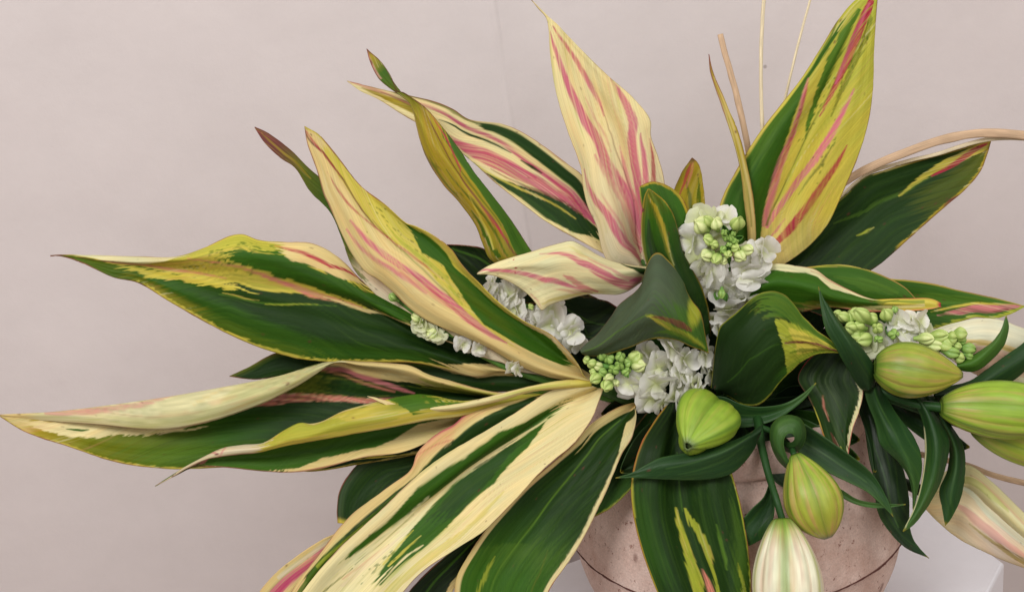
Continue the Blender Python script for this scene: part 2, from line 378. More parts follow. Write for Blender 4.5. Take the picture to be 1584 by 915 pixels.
# the wall is two lengths of board that meet at a filled, slightly proud joint
s0, s1 = on_wall(763, 0), on_wall(812, 360); sx = lambda zz: s0.x + (s1.x - s0.x) * (zz - s0.z) / (s1.z - s0.z)
prof = [(-4, 0), (-.030, 0), (-.0060, -.0002), (-.0042, -.0016), (-.0022, -.0040), (.0000, -.0046), (.0020, -.0040), (.0036, -.0016), (.0050, -.0002), (.03, 0), (4, 0)]
zs = np.concatenate([[0.0], np.linspace(.9, 2.0, 90), [3.4]]); V, F = [], []
for i, zz in enumerate(zs):
    jit = .0012 * float(noise(zz * 14, .5, 2)) + .0006 * float(noise(zz * 60, .5, 3)); dp = .34 + .34 * float(noise(zz * 22, 1.5, 8))
    for dx, dy in prof: V.append((sx(zz) + dx + (jit if abs(dx) < .05 else 0), WALL_Y + dy * dp, zz))
n = len(prof)
F = [[i * n + j, i * n + j + 1, (i + 1) * n + j + 1, (i + 1) * n + j] for i in range(len(zs) - 1) for j in range(n - 1)]
tag(mesh_obj('wall', V, F, WALL), kind='structure')
tag(mesh_obj('floor', [(-4, -3, 0), (4, -3, 0), (4, WALL_Y, 0), (-4, WALL_Y, 0)], [[0, 1, 2, 3]], FLOOR), kind='structure')

# ------------------------------------------------------------------ pot
SEAM = P(1134, 783, -11.0); PR = 0.1445
POT_BASE_Z = SEAM.z - 0.118
def pot_material():
    m, nt, b = new_mat('limewashed_terracotta'); L = nt.links.new
    tc = N(nt, 'ShaderNodeTexCoord')
    n1 = N(nt, 'ShaderNodeTexNoise', Scale=16.0, Detail=8.0, Roughness=.75); L(tc.outputs['Object'], n1.inputs['Vector'])
    cr_ = N(nt, 'ShaderNodeValToRGB'); L(n1.outputs[0], cr_.inputs[0])
    e = cr_.color_ramp.elements; e[0].position = .32; e[0].color = (*lin((180, 144, 128)), 1); e[1].position = .66; e[1].color = (*lin((220, 197, 185)), 1)
    n2 = N(nt, 'ShaderNodeTexNoise', Scale=150.0, Detail=5.0, Roughness=.75); L(tc.outputs['Object'], n2.inputs['Vector'])
    pit = N(nt, 'ShaderNodeMapRange'); pit.inputs['From Min'].default_value = .60; pit.inputs['From Max'].default_value = .68; L(n2.outputs[0], pit.inputs[0])
    m1 = N(nt, 'ShaderNodeMix', data_type='RGBA'); L(pit.outputs[0], m1.inputs[0]); L(cr_.outputs[0], m1.inputs[6]); m1.inputs[7].default_value = (*lin((120, 76, 62)), 1)
    vo = N(nt, 'ShaderNodeTexVoronoi', Scale=34.0); vo.inputs['Randomness'].default_value = 1; 
    mp = N(nt, 'ShaderNodeMapping'); mp.inputs['Scale'].default_value = (1, 1, .55); L(tc.outputs['Object'], mp.inputs[0]); L(mp.outputs[0], vo.inputs['Vector'])
    sp = N(nt, 'ShaderNodeMapRange'); sp.inputs['From Min'].default_value = .10; sp.inputs['From Max'].default_value = .14; sp.inputs['To Min'].default_value = .55; sp.inputs['To Max'].default_value = 0
    L(vo.outputs['Distance'], sp.inputs[0])
    m2 = N(nt, 'ShaderNodeMix', data_type='RGBA'); L(sp.outputs[0], m2.inputs[0]); L(m1.outputs[2], m2.inputs[6]); m2.inputs[7].default_value = (*lin((98, 60, 50)), 1)
    n3 = N(nt, 'ShaderNodeTexNoise', Scale=700.0, Detail=3.0); L(tc.outputs['Object'], n3.inputs['Vector'])
    gr = N(nt, 'ShaderNodeMix', data_type='RGBA', blend_type='MULTIPLY'); gr.inputs[0].default_value = .35; L(m2.outputs[2], gr.inputs[6])
    g2 = N(nt, 'ShaderNodeMapRange'); g2.inputs['From Min'].default_value = .3; g2.inputs['From Max'].default_value = .7; g2.inputs['To Min'].default_value = .65; g2.inputs['To Max'].default_value = 1.3; L(n3.outputs[0], g2.inputs[0]); L(g2.outputs[0], gr.inputs[7])
    L(gr.outputs[2], b.inputs['Base Color']); b.inputs['Roughness'].default_value = .8; b.inputs['Specular IOR Level'].default_value = .2
    inv = N(nt, 'ShaderNodeMath', operation='SUBTRACT'); L(n2.outputs[0], inv.inputs[0]); L(sp.outputs[0], inv.inputs[1])
    bp = N(nt, 'ShaderNodeBump', Strength=.6, Distance=.0012); L(inv.outputs[0], bp.inputs['Height']); L(bp.outputs[0], b.inputs['Normal'])
    return m
POT = pot_material()
def lathe(name, prof, centre, mat, parent, wob=0.0, n=160):
    V = []
    for i, (r, z) in enumerate(prof):
        for j in range(n):
            a = 2 * math.pi * j / n; rr = r + wob * float(noise(math.cos(a) * 2 + 9, math.sin(a) * 2 + z * 30, 5))
            V.append((centre.x + rr * math.cos(a), centre.y + rr * math.sin(a), centre.z + z + wob * .6 * float(noise(math.cos(a) * 3 + 4, math.sin(a) * 3, 6))))
    F = [[i * n + j, i * n + (j + 1) % n, (i + 1) * n + (j + 1) % n, (i + 1) * n + j] for i in range(len(prof) - 1) for j in range(n)]
    return mesh_obj(name, V, F, mat, parent)
pot = empty('flower_pot', (SEAM.x, SEAM.y, POT_BASE_Z), 'round pinkish limewashed terracotta pot holding the whole bouquet, with a seam line round its belly', 'pot')
sph = lambda z: math.sqrt(max(PR ** 2 - z * z, 0))
body = [(0.001, -.118), (.07, -.118), (.083, -.112)] + [(sph(z) - .004, z) for z in np.linspace(-.105, -.006, 14)] + [(PR - .0035, -.0022)]
lathe('bowl', body, SEAM, POT, pot, .0010)
up = [(PR - .0035, -.0024), (PR + .0002, -.0006), (PR + .0006, .0012)] + [(sph(z), z) for z in np.linspace(.006, .088, 18)] + [(sph(.088) - .0035, .0900), (sph(.088) - .0036, .0915)]
lathe('shoulder', up, SEAM, POT, pot, .0008)
GR = sph(.088) - .0034
lathe('rim', [(GR, .0918), (GR + .0030, .0930), (GR + .0044, .097), (GR + .0046, .106), (GR + .0042, .115), (GR + .002, .119), (GR - .003, .1205), (GR - .008, .119), (GR - .011, .113), (GR - .012, .09), (GR - .010, .05), (GR - .04, .03), (0.001, .028)], SEAM, POT, pot, .0009)
crackm, nt_, b_ = new_mat('dark_seam'); b_.inputs['Base Color'].default_value = (*lin((92, 52, 44)), 1); b_.inputs['Roughness'].default_value = .9
V, F = [], []
nn = 500
for j in range(nn):
    a = 2 * math.pi * j / nn; wv = .0004 + .0009 * max(0, float(noise(a * 22, .3, 4))) + .0004 * max(0, float(noise(a * 60, .3, 7)))
    rr = PR + .0008 + .0010 * float(noise(math.cos(a) * 2 + 9, math.sin(a) * 2, 5))
    zc = .0008 * float(noise(a * 16, .7, 9))
    for dz_ in (-wv, wv): V.append((SEAM.x + rr * math.cos(a), SEAM.y + rr * math.sin(a), SEAM.z - .0006 + zc + dz_))
F = [[2 * j, 2 * ((j + 1) % nn), 2 * ((j + 1) % nn) + 1, 2 * j + 1] for j in range(nn)]
so = mesh_obj('seam', V, F, crackm, pot); so.modifiers.new('t', 'SOLIDIFY').thickness = .0012

# white plinth the pot stands on; its right-hand corner shows at the lower right
def on_level(x, y, zl):
    d = P(x, y) - CPOS; return CPOS + d * ((zl - CPOS.z) / d.z)
TZ = POT_BASE_Z
A = on_level(1553, 868, TZ); B_ = on_level(1320, 700, TZ); Cc = on_level(640, 960, TZ); D_ = on_level(700, 1700, TZ); E_ = on_level(1370, 1230, TZ)
print('plinth corner', A, 'pot', SEAM, 'wall', WALL_Y, B_)
pl = [A, B_, Cc, D_, E_]
cen = sum(pl, Vector()) / 5
me_v, me_f = [], []
bmk = []
rings = [(0.0, TZ - .9), (0.0, TZ - .004), (-.0015, TZ - .0012), (-.004, TZ)]
for off, zz in rings:
    for p in pl:
        d = (p - cen); d.z = 0; q = p + d.normalized() * off; me_v.append((q.x, q.y, zz))
for i in range(3):
    for j in range(5): me_f.append([i * 5 + j, i * 5 + (j + 1) % 5, (i + 1) * 5 + (j + 1) % 5, (i + 1) * 5 + j])
me_f.append([15 + j for j in range(5)])
pe = mesh_obj('display_plinth', me_v, me_f, WHITE, None, False)
pe['label'] = 'white painted plinth top under the pot, its corner showing at lower right'; pe['category'] = 'plinth'
# ------------------------------------------------------------------ cordyline shoot fanning out to the left
left = empty('cordyline_shoot', P(905, 592, 0), 'cordyline shoot fanning long green and cream striped leaves out to the left, over the wall', 'leaves')
tube('stem', left, [(896, 590, 0.2), (940, 605, -1), (1010, 640, -4), (1060, 700, -9), (1085, 760, -14)], [16, 20, 20], MAT_LILY, 'lilyl')
LF = lambda *a, **k: blade('leaf', left, *a, **k)

# K dark leaf behind
LF([[(880, 586), (780, 572), (690, 563), (600, 556), (520, 546), (430, 545), (387, 566), (355, 581)],
    [(880, 592, .3), (760, 590, .3), (600, 578, .3), (500, 572, .3), (420, 570), (355, 581.5)],
    [(880, 598), (760, 606), (640, 602), (520, 592), (440, 582), (395, 587), (355, 582)]], [(0, -.4), (.5, -1.2), (1, -1.5)], 'dgreen',
   [('R', 'peach', ('L', -5), [(800, 580), (740, 583), (700, 575), (660, 562)], dict(amp=2)), ('R', 'lime', ('L', -3), ('L', 4), dict(a=.5))], label='dark green leaf half hidden beneath the uppermost long leaf')
# A
LF([[(830, 560), (740, 520), (650, 476), (600, 452), (565, 438), (531, 404), (503, 385), (478, 375.5), (440, 374), (401, 371), (375, 362), (355.5, 365), (316, 383), (276, 396.5), (219, 397), (150, 395), (94, 394), (78, 395)],
    [(830, 568, .8), (740, 538, .9), (665, 515, .9), (600, 482, .8), (540, 450, .7), (480, 424, .7), (410, 402, .8), (340, 396, .9), (276, 402, .8), (219, 405, .5), (160, 401, .2), (94, 394.5), (78, 395)],
    [(830, 574, -.2), (740, 552, -.2), (660, 524, -.3), (573, 480, -.4), (517, 463, -.4), (460, 450, -.4), (372, 437, -.4), (316, 425, -.4), (259, 414.5, -.3), (219, 410, -.1), (174, 406), (128, 401), (94, 395), (78, 395.5)],
    [(830, 577, .5), (740, 567, .6), (650, 540, .6), (560, 520, .6), (460, 500, .6), (372, 475, .5), (300, 450, .4), (240, 432, .2), (174, 415), (128, 403), (94, 395), (78, 396)],
    [(830, 580), (778, 575), (735, 582), (690, 570), (640, 561), (593, 560), (540, 560), (480, 557), (427, 545), (361, 520), (301.5, 489), (259, 464), (213, 437), (174, 428), (128, 407), (94, 396), (78, 396)]],
   [(0, 0), (.15, .6), (.5, 1.6), (1, 2.2)], [(0, 'xgreen'), (.35, 'dgreen'), (.6, 'dgreen'), (.82, 'green'), (.9, 'oliveg'), (1, 'oliveg')],
   [('R', 'yellow', ('L', -9), [(573, 480), (517, 464), (460, 454), (372, 438), (296, 428), (240, 418), (180, 408), (110, 396)], dict(amp=2.5, fade=30)),
    ('R', 'lime', ('L', 0), ('L', 26), dict(amp=8, a=.45, u=(.45, .8))),
    ('R', 'yellow', [(188, 410), (240, 418), (316, 428), (370, 438)], [(185, 414), (225, 428), (270, 434), (316, 441), (350, 447), (400, 452)], dict(amp=6, len=30)),
    ('R', 'green', [(321, 395), (358, 391), (395, 389), (430, 392), (460, 401), (497, 423), (545, 437), (620, 470), (700, 505)], [(350, 406), (401, 414), (440, 429), (480, 440), (505, 452), (560, 470), (640, 500), (720, 525)], dict(amp=5, len=40)),
    ('K', 'green', [(350, 385, 9), (372, 380, 8), (395, 383, 8), (420, 386, 8), (450, 396, 7), (340, 392, 8), (300, 412, 7), (330, 405, 7), (390, 420, 6), (470, 434, 6)], 12),
    ('R', 'bgreen', [(420, 400), (460, 412), (520, 436), (600, 465)], [(420, 408), (480, 430), (540, 450), (620, 480)], dict(amp=3, a=.45)),
    ('R', 'peach', ('L', -9), [(565, 443), (530, 432), (490, 417), (450, 402), (430, 388)], dict(amp=2)),
    ('R', 'pale', ('L', -9), [(276, 399), (240, 406), (219, 409), (174, 405), (120, 396)], dict(amp=.5)),
    ('S', 'brown', [(276, 399, 1), (219, 409.5, 2.4), (174, 405.5, 2.4), (120, 397, 1.5)], dict(amp=.5, a=.7)),
    ('S', 'sal', [(160, 403, 2), (236, 411, 5), (265, 416, 7), (300, 421, 5), (350, 431, 2)], dict(amp=1.5, a=.85)),
    ('S', 'sal', [(290, 399, 1), (330, 404, 3), (358, 410, 3.5), (400, 424, 6), (430, 434, 9), (480, 453, 13), (517, 463.5, 7), (560, 475, 3)], dict(amp=1.4)),
    ('S', 'rose', [(430, 435, 2), (470, 449, 6), (505, 460, 3)], dict(amp=1)),
    ('S', 'peach', [(500, 459, 3), (573, 481, 6), (630, 500, 4), (700, 530, 3)], dict(amp=1.5, a=.9)),
    ('S', 'red', [(425, 380, 2), (452, 387, 6), (480, 396, 7), (510, 412, 7), (556, 431, 3)], dict(amp=1)),
    ('S', 'lgreen', [(340, 455, 2), (400, 468, 3), (470, 470, 3), (520, 474, 2)], dict(amp=2.5, a=.6)),
    ('S', 'yellow', [(345, 453, 2), (380, 462, 3), (400, 465, 1)], dict(amp=2, a=.7)), ('S', 'lime', [(410, 471, 2), (450, 470.5, 3), (490, 470, 1)], dict(amp=2, a=.7)),
    ('R', 'green', [(213, 425), (300, 455), (380, 480), (460, 515), (600, 540)], ('R', 0), dict(amp=6, a=.6, u=(.2, 1))), ('R', 'oliveg', [(213, 428), (280, 462), (350, 495), (430, 530)], ('R', 0), dict(amp=6, a=.6, u=(.45, 1))),
    ('R', 'mustard', [(205, 424), (250, 445), (300, 472)], ('R', 0), dict(amp=5, a=.4)),
    ('R', 'yellow', ('R', 7), ('R', -5), dict(amp=2.5, u=(0, .80))), ('R', 'peach', [(815, 566), (778, 562), (735, 563), (693, 562)], ('R', -6), dict(amp=2))],
   ripple=.12, label='broad leaf with a yellow and red upper half and a deep green lower half')
# H1
LF([[(900, 575), (860, 560), (800, 520), (740, 470), (680, 420), (620, 370), (560, 320), (510, 285), (480, 262), (453, 235), (423, 211), (410, 203), (394, 196)],
    [(900, 579, -.3), (850, 568, -.3), (770, 535), (690, 490), (620, 440), (560, 380), (515, 315), (480, 280), (450, 248), (420, 219), (394, 197)],
    [(900, 583), (840, 580), (800, 573), (778, 561), (745, 552), (690, 527), (630, 495), (582, 456), (545, 413), (530, 372), (510, 327), (480, 296), (456, 259), (436, 246), (410, 222), (394, 198)]],
   [(0, .4), (.2, 1.4), (.6, 1.6), (1, 1.0)], [(0, 'pcream'), (.57, 'pcream'), (.62, 'olive'), (.72, 'green'), (.85, 'olive'), (.93, 'brown'), (1, 'brown')],
   [('R', 'olive', [(545, 413), (560, 414)], ('R', -5), dict(a=.8)), ('S', 'mustard', [(405, 206, 2), (440, 238, 4), (480, 275, 3)], dict(a=.6))], label='narrow leaf with a brown tip behind the long cream and yellow leaf', edge='brown', ew=1.4)
# F
LF([[(780, 640), (720, 655), (661, 682), (599, 699), (568, 706), (542, 730), (525, 759), (521, 787), (522, 808)],
    [(790, 648, -.3), (700, 705, -.3), (620, 735, -.3), (570, 760, -.2), (530, 809)],
    [(800, 655), (720, 700), (680, 720), (636, 742), (605, 762), (570, 786), (546, 807), (539, 810)]], [(0, 0), (1, .3)], [(0, 'xgreen'), (1, 'dgreen')],
   [('R', 'ggreen', ('L', 1), ('L', 9), dict(a=.6)), ('U', 'yellow', .965, .995)], label='short dark green leaf with a blunt cut-off tip')
# C2 sliver
LF([[(760, 625), (680, 660), (600, 690), (540, 708), (470, 724), (440, 726)], [(770, 640), (690, 690), (620, 707), (560, 717), (515, 725), (480, 728.5), (440, 727)]], [(0, .2), (1, .8)], 'dgreen',
   [('R', 'yellow', ('R', 4), ('R', -3), {})], cup=-.1, label='sliver of a green leaf edged in yellow and red')
# B
LF([[(905, 594, .2), (840, 604, .4), (775, 607, .8), (741, 601, 1), (698, 589, 1), (664, 579, 1), (636, 566, .9), (605, 562, .8), (556, 559, .8), (522, 558, 1.0), (505, 567, 1.5), (470, 590, 1.9), (435, 610, 2), (400, 626, 2), (330, 650, 1.8), (270, 663, 1.3), (225, 664, 1), (150, 656, .5), (60, 649), (0, 642)],
    [(905, 597, .4), (840, 606, .6), (775, 611, .9), (741, 606, 1.1), (698, 596, 1.2), (664, 587, 1.2), (636, 576, 1.1), (605, 569, 1), (556, 564, 1), (522, 559.5, 1.2), (490, 569, 1.8), (460, 585, 2.2), (420, 600, 2.4), (340, 625, 2.3), (270, 636, 1.8), (180, 643, 1), (80, 643, .3), (0, 642)],
    [(905, 599, 0), (840, 608, 0), (775, 614, 0), (698, 604, 0), (664, 598, 0), (605, 582), (556, 572), (522, 562), (490, 564.5, .6), (430, 582, .9), (340, 599.5, .9), (260, 613.5, .8), (180, 625, .5), (80, 637, .2), (0, 641)],
    [(905, 602, -.6), (775, 616, -.7), (690, 614, -.8), (599, 612, -.8), (508, 612, -.8), (457, 613, -.8), (400, 620, -.7), (300, 636, -.5), (200, 646, -.3), (100, 648), (0, 642)],
    [(905, 605, 0), (780, 640, 0), (690, 655), (599, 665), (500, 672), (400, 680), (300, 688), (215, 690), (130, 674), (60, 660), (0, 643)],
    [(905, 608), (780, 662), (650, 700), (500, 714), (420, 721), (330, 723), (270, 724.5), (215, 720), (165, 710), (100, 688), (40, 668), (0, 644)]],
   [(0, .2), (.2, .7), (.6, 1.0), (1, 2.6)], [(0, 'dgreen'), (.3, 'xgreen'), (.5, 'dgreen'), (.62, 'green'), (.72, 'oliveg'), (.84, 'olivel'), (.93, 'mustard')],
   [('R', 'lgreen', [(215, 690), (300, 690), (400, 685)], ('R', 0), dict(a=.55, amp=8)),
    ('R', 'dgreen', [(741, 612), (664, 601), (570, 590), (480, 580)], [(741, 622), (599, 612), (508, 612), (450, 610)], dict(amp=3, vr=(.3, 1))),
    ('S', 'sal', [(380, 622, 16), (420, 619, 15), (457, 615, 13), (508, 616, 9), (599, 615, 6), (680, 612, 3)], dict(vr=(.45, 1), amp=3)),
    ('S', 'rose', [(400, 617, 8), (430, 614, 9), (455, 610, 6)], dict(vr=(.45, 1), amp=4, a=.8)),
    ('R', 'peach', ('L', -9), [(905, 600), (840, 608), (775, 612), (698, 600), (664, 597), (616, 590), (556, 577), (525, 567)], dict(amp=1.5, vr=(0, .6), u=(0, .44))),
    ('R', 'lime', [(775, 608), (720, 600), (680, 592), (655, 584)], [(775, 614), (720, 608), (680, 602), (640, 594)], dict(amp=4, a=.7, vr=(0, .6))),
    ('S', 'rose', [(500, 566, 6), (542, 575, 9), (576, 586, 10), (616, 600, 9), (640, 607, 3)], dict(vr=(.2, .7), amp=2)),
    ('S', 'sal', [(499, 572, 3), (560, 592, 5), (610, 606, 3)], dict(vr=(.2, .75), amp=2, a=.8)),
    ('R', 'pale', ('L', -9), [(519, 562), (490, 565), (430, 582), (340, 600), (260, 613), (180, 625), (60, 638)], dict(amp=.4, vr=(0, .55), u=(.43, 1))),
    ('R', 'lime', [(400, 610), (340, 625), (270, 640)], ('L', 3), dict(a=.25, vr=(0, .45), u=(.45, .8))),
    ('S', 'rose', [(300, 612, 5), (220, 625, 10), (140, 636, 10), (70, 640, 5)], dict(vr=(.15, .6), amp=2.5, a=.65)), ('S', 'peach', [(480, 580, 3), (400, 603, 8), (300, 628, 6)], dict(vr=(0, .4), amp=3, a=.5)),
    ('R', 'cream', [(60, 645), (150, 652), (225, 655), (290, 655), (350, 640)], [(50, 660), (90, 672), (130, 676), (180, 672), (230, 673), (270, 667), (300, 664)], dict(vr=(.5, 1), amp=3, u=(.68, 1))),
    ('U', 'peach', .93, .97), ('S', 'green', [(104, 663, 2), (125, 665, 4), (137, 664, 2)], dict(vr=(.5, 1), amp=2)),
    ('R', 'yellow', ('R', 4), ('R', -4), dict(amp=2))], ripple=.05, label='longest leaf at far left, its pale cream upper edge folded over')
# C
LF([[(885, 603, .3), (800, 622, .6), (712, 643, 1), (664, 649, 1.3), (599, 662, 1.5), (528, 674, 1.6), (470, 684, 1.6), (437, 690, 1.5), (400, 699, 1.2), (370, 702, 1), (340, 706, .8), (320, 710, .6), (290, 723, .3), (262, 740, .1), (240, 751)],
    [(885, 600, .6), (800, 616, 1), (712, 630, 1.6), (664, 630, 1.9), (599, 642, 2.1), (528, 656, 2.2), (478, 672, 2.1), (447, 678, 2), (409, 691, 1.6), (375, 695, 1.3), (344, 699, 1), (320, 707, .7), (290, 721, .3), (262, 738, .1), (240, 751)],
    [(885, 598), (800, 609, .2), (760, 614, .4), (715, 620, .7), (664, 611, 1), (641, 610, 1), (585, 621, 1.1), (533, 635, 1.2), (498, 652, 1.2), (480, 655.5, 1.2), (464, 654, 1.1), (440, 665, 1), (409, 684, .8), (375, 688, .6), (344, 693, .5), (320, 704, .3), (290, 719.5, .2), (262, 737, .1), (240, 751)],
    [(885, 604, -.6), (800, 622, -.7), (700, 645, -.8), (600, 665, -.8), (500, 690, -.7), (430, 700, -.6), (370, 706, -.3), (320, 712, 0), (290, 722, 0), (262, 739, 0), (240, 751)],
    [(885, 608), (800, 628), (741, 642), (701, 659), (664, 682), (622, 699), (559, 708), (500, 723), (451, 730), (402, 728), (361, 723.5), (325, 721), (300, 722, 0), (266, 738), (240, 751.5)]],
   [(0, .6), (.3, 1.7), (.7, 2.2), (1, 3)], [(0, 'green'), (.5, 'green'), (.8, 'mgreen'), (1, 'mgreen')],
   [('R', 'peach', [(790, 624), (700, 645), (647, 655), (582, 692), (542, 699), (500, 708), (465, 723), (430, 726)], ('R', -5), dict(vr=(.55, 1), amp=1.6)),
    ('R', 'yellow', ('L', -5), [(840, 609), (760, 616), (715, 621), (664, 613), (585, 622), (533, 636), (480, 656), (409, 684)], dict(amp=.3, vr=(0, .6), u=(0, .93))),
    ('R', 'lgreen', [(712, 624), (664, 612), (620, 616), (560, 630), (498, 652)], [(700, 632), (640, 640), (570, 648), (520, 660), (480, 668)], dict(amp=3, vr=(.05, .6), fade=40)),
    ('R', 'green', [(690, 626), (650, 618), (600, 628)], [(690, 631), (650, 632), (600, 638)], dict(amp=3, vr=(.05, .6), a=.6)),
    ('R', 'lime', [(600, 640), (540, 652), (480, 664), (420, 682)], [(600, 652), (540, 664), (470, 677), (430, 684)], dict(amp=3, vr=(0, .5), a=.7)),
    ('S', 'peach', [(740, 618, 2), (715, 621, 6), (664, 612, 5), (620, 614.5, 4), (560, 628, 3.5), (520, 641, 3), (485, 656, 5), (464, 655, 5), (440, 666, 6), (409, 684, 8)], dict(amp=.4, vr=(.12, .6))),
    ('R', 'pcream', ('L', -5), [(415, 683), (375, 688), (344, 693), (320, 704), (290, 719)], dict(amp=.5, vr=(0, .62), u=(.74, 1))),
    ('S', 'rose', [(365, 702, 2), (340, 705, 6), (315, 713, 7), (290, 722, 2)], dict(a=.75))], ripple=.03, label='leaf with a yellow-green rolled upper edge and a twisted cream tip')
# L pink leaf at the bottom
LF([[(700, 690), (640, 735), (580, 780), (522, 822), (499, 833), (456, 861), (421, 890), (395, 925), (380, 975)],
    [(700, 715), (640, 765), (580, 812), (520, 865), (470, 912), (430, 960), (400, 1000)]], [(0, 1), (.5, 2), (1, 3.0)], 'peach',
   [('S', 'pink', [(520, 832, 3), (485, 865, 11), (455, 890, 16), (425, 917, 18), (405, 950, 14)], dict(amp=1.5)), ('S', 'hot', [(490, 864, 3), (455, 892, 8), (425, 920, 10), (405, 950, 8)], dict(amp=1.5)), ('S', 'pcream', [(540, 815, 3), (480, 856, 7), (430, 892, 6)], {})], cup=-.2, label='peach leaf with a magenta streak at the lower left')
# J
LF([[(895, 598), (850, 604), (800, 612), (741, 627), (718, 642), (701, 657), (680, 668), (661, 682), (645, 700), (636, 725), (600, 753), (541, 798), (485, 868), (455, 908), (430, 950)],
    [(895, 601, .5), (800, 630, .6), (740, 655, .7), (700, 685, .7), (640, 740, .6), (560, 812, .5), (500, 865, .5), (440, 960, .4)],
    [(895, 604), (800, 652), (746, 687), (700, 716), (640, 770), (560, 842), (500, 895), (450, 965)]], [(0, .9), (.3, 2.5), (1, 3.6)], 'peach',
   [('R', 'dgreen', [(830, 612), (799, 623), (750, 646), (718, 667), (704, 678), (661, 717), (612, 759), (555, 808), (506, 854), (474, 890)], ('R', -5), dict(amp=1.5)),
    ('R', 'green', [(640, 738), (590, 782), (540, 826), (500, 862)], ('R', -5), dict(amp=4, a=.8, u=(.5, 1))),
    ('R', 'sal', ('L', -5), [(760, 630), (735, 645), (706, 665), (695, 685), (664, 702), (648, 716), (632, 732)], dict(amp=.6, a=.55)), ('S', 'hot', [(780, 616, 2), (741, 627, 5), (718, 641, 5.5), (701, 656, 5), (680, 667, 4), (662, 681, 3)], dict(amp=.3, a=1)), ('S', 'red', [(640, 716, 1), (650, 700, 2), (700, 680, 2)], dict(amp=.3, a=.5)),
    ('S', 'lime', [(560, 812, 1), (520, 848, 4), (490, 876, 6)], dict(amp=3, a=.7))], label='leaf with a red rim and a dark green stripe beside the broad striped leaf')
# E
LF([[(985, 622, 0), (960, 628), (935, 641), (912, 657), (888, 685), (856, 713), (810, 752), (780, 785), (753, 816), (729, 851), (707, 890), (702, 925), (700, 975)],
    [(985, 625, -.4), (965, 645, -.5), (930, 680, -.6), (895, 720, -.7), (860, 765, -.7), (824, 812, -.7), (775, 876, -.7), (764, 915, -.6), (752, 980, -.4)],
    [(985, 628, .1), (972, 655, .4), (957, 690, .4), (940, 725, .3), (915, 775, .2), (890, 820), (862, 868, 0), (838, 920, 0), (815, 985, 0)],
    [(982, 630, .8), (984, 645, 1.2), (977, 676, 1.2), (963, 700, .8), (950, 730, .4), (926, 785, .2), (906, 826, .2), (880, 868, .1), (850, 912, .1), (825, 990, .1)]],
   [(0, .8), (.3, 2.4), (1, 3.4)], [(0, 'dgreen'), (.5, 'dgreen'), (.8, 'green'), (1, 'green')],
   [('R', 'lgreen', [(740, 850), (780, 840), (820, 840)], ('R', 8), dict(a=.3, amp=9)), ('R', 'peach', ('L', 8), ('L', -4), dict(amp=1.2)), ('R', 'peach', ('L', 16), ('L', -4), dict(amp=1.5, u=(0, .22))),
    ('R', 'cream', [(978, 632), (966, 650), (962, 680), (958, 700), (945, 730), (918, 786), (898, 826), (872, 868), (842, 912)], ('R', -5), dict(amp=.8, vr=(.6, 1))),
    ('S', 'lgreen', [(960, 648, 2), (895, 720, 2.6), (824, 812, 2.6), (775, 876, 2.6), (755, 940, 2)], dict(amp=.2, a=.8, soft=1.2)),
    ('S', 'lime', [(765, 860, 2), (748, 895, 8), (735, 935, 8)], dict(amp=6, a=.6)), ('S', 'olive', [(848, 850, 1), (835, 885, 2), (820, 920, 2)], dict(a=.5))], label='broad dark green leaf edged in cream hanging left of the pot')
# M
LF([[(800, 780), (739, 819), (700, 850), (640, 905), (600, 960)], [(800, 800), (760, 850), (735, 875), (705, 905), (680, 975)]], [(0, 1), (1, 2.4)], 'xgreen',
   [('S', 'mgreen', [(740, 830, 2), (690, 880, 4), (650, 930, 4)], dict(amp=.5, a=.8)), ('R', 'peach', ('R', 9), ('R', -3), {}), ], cup=-.3, label='dark leaf showing between two broad leaves at the bottom')
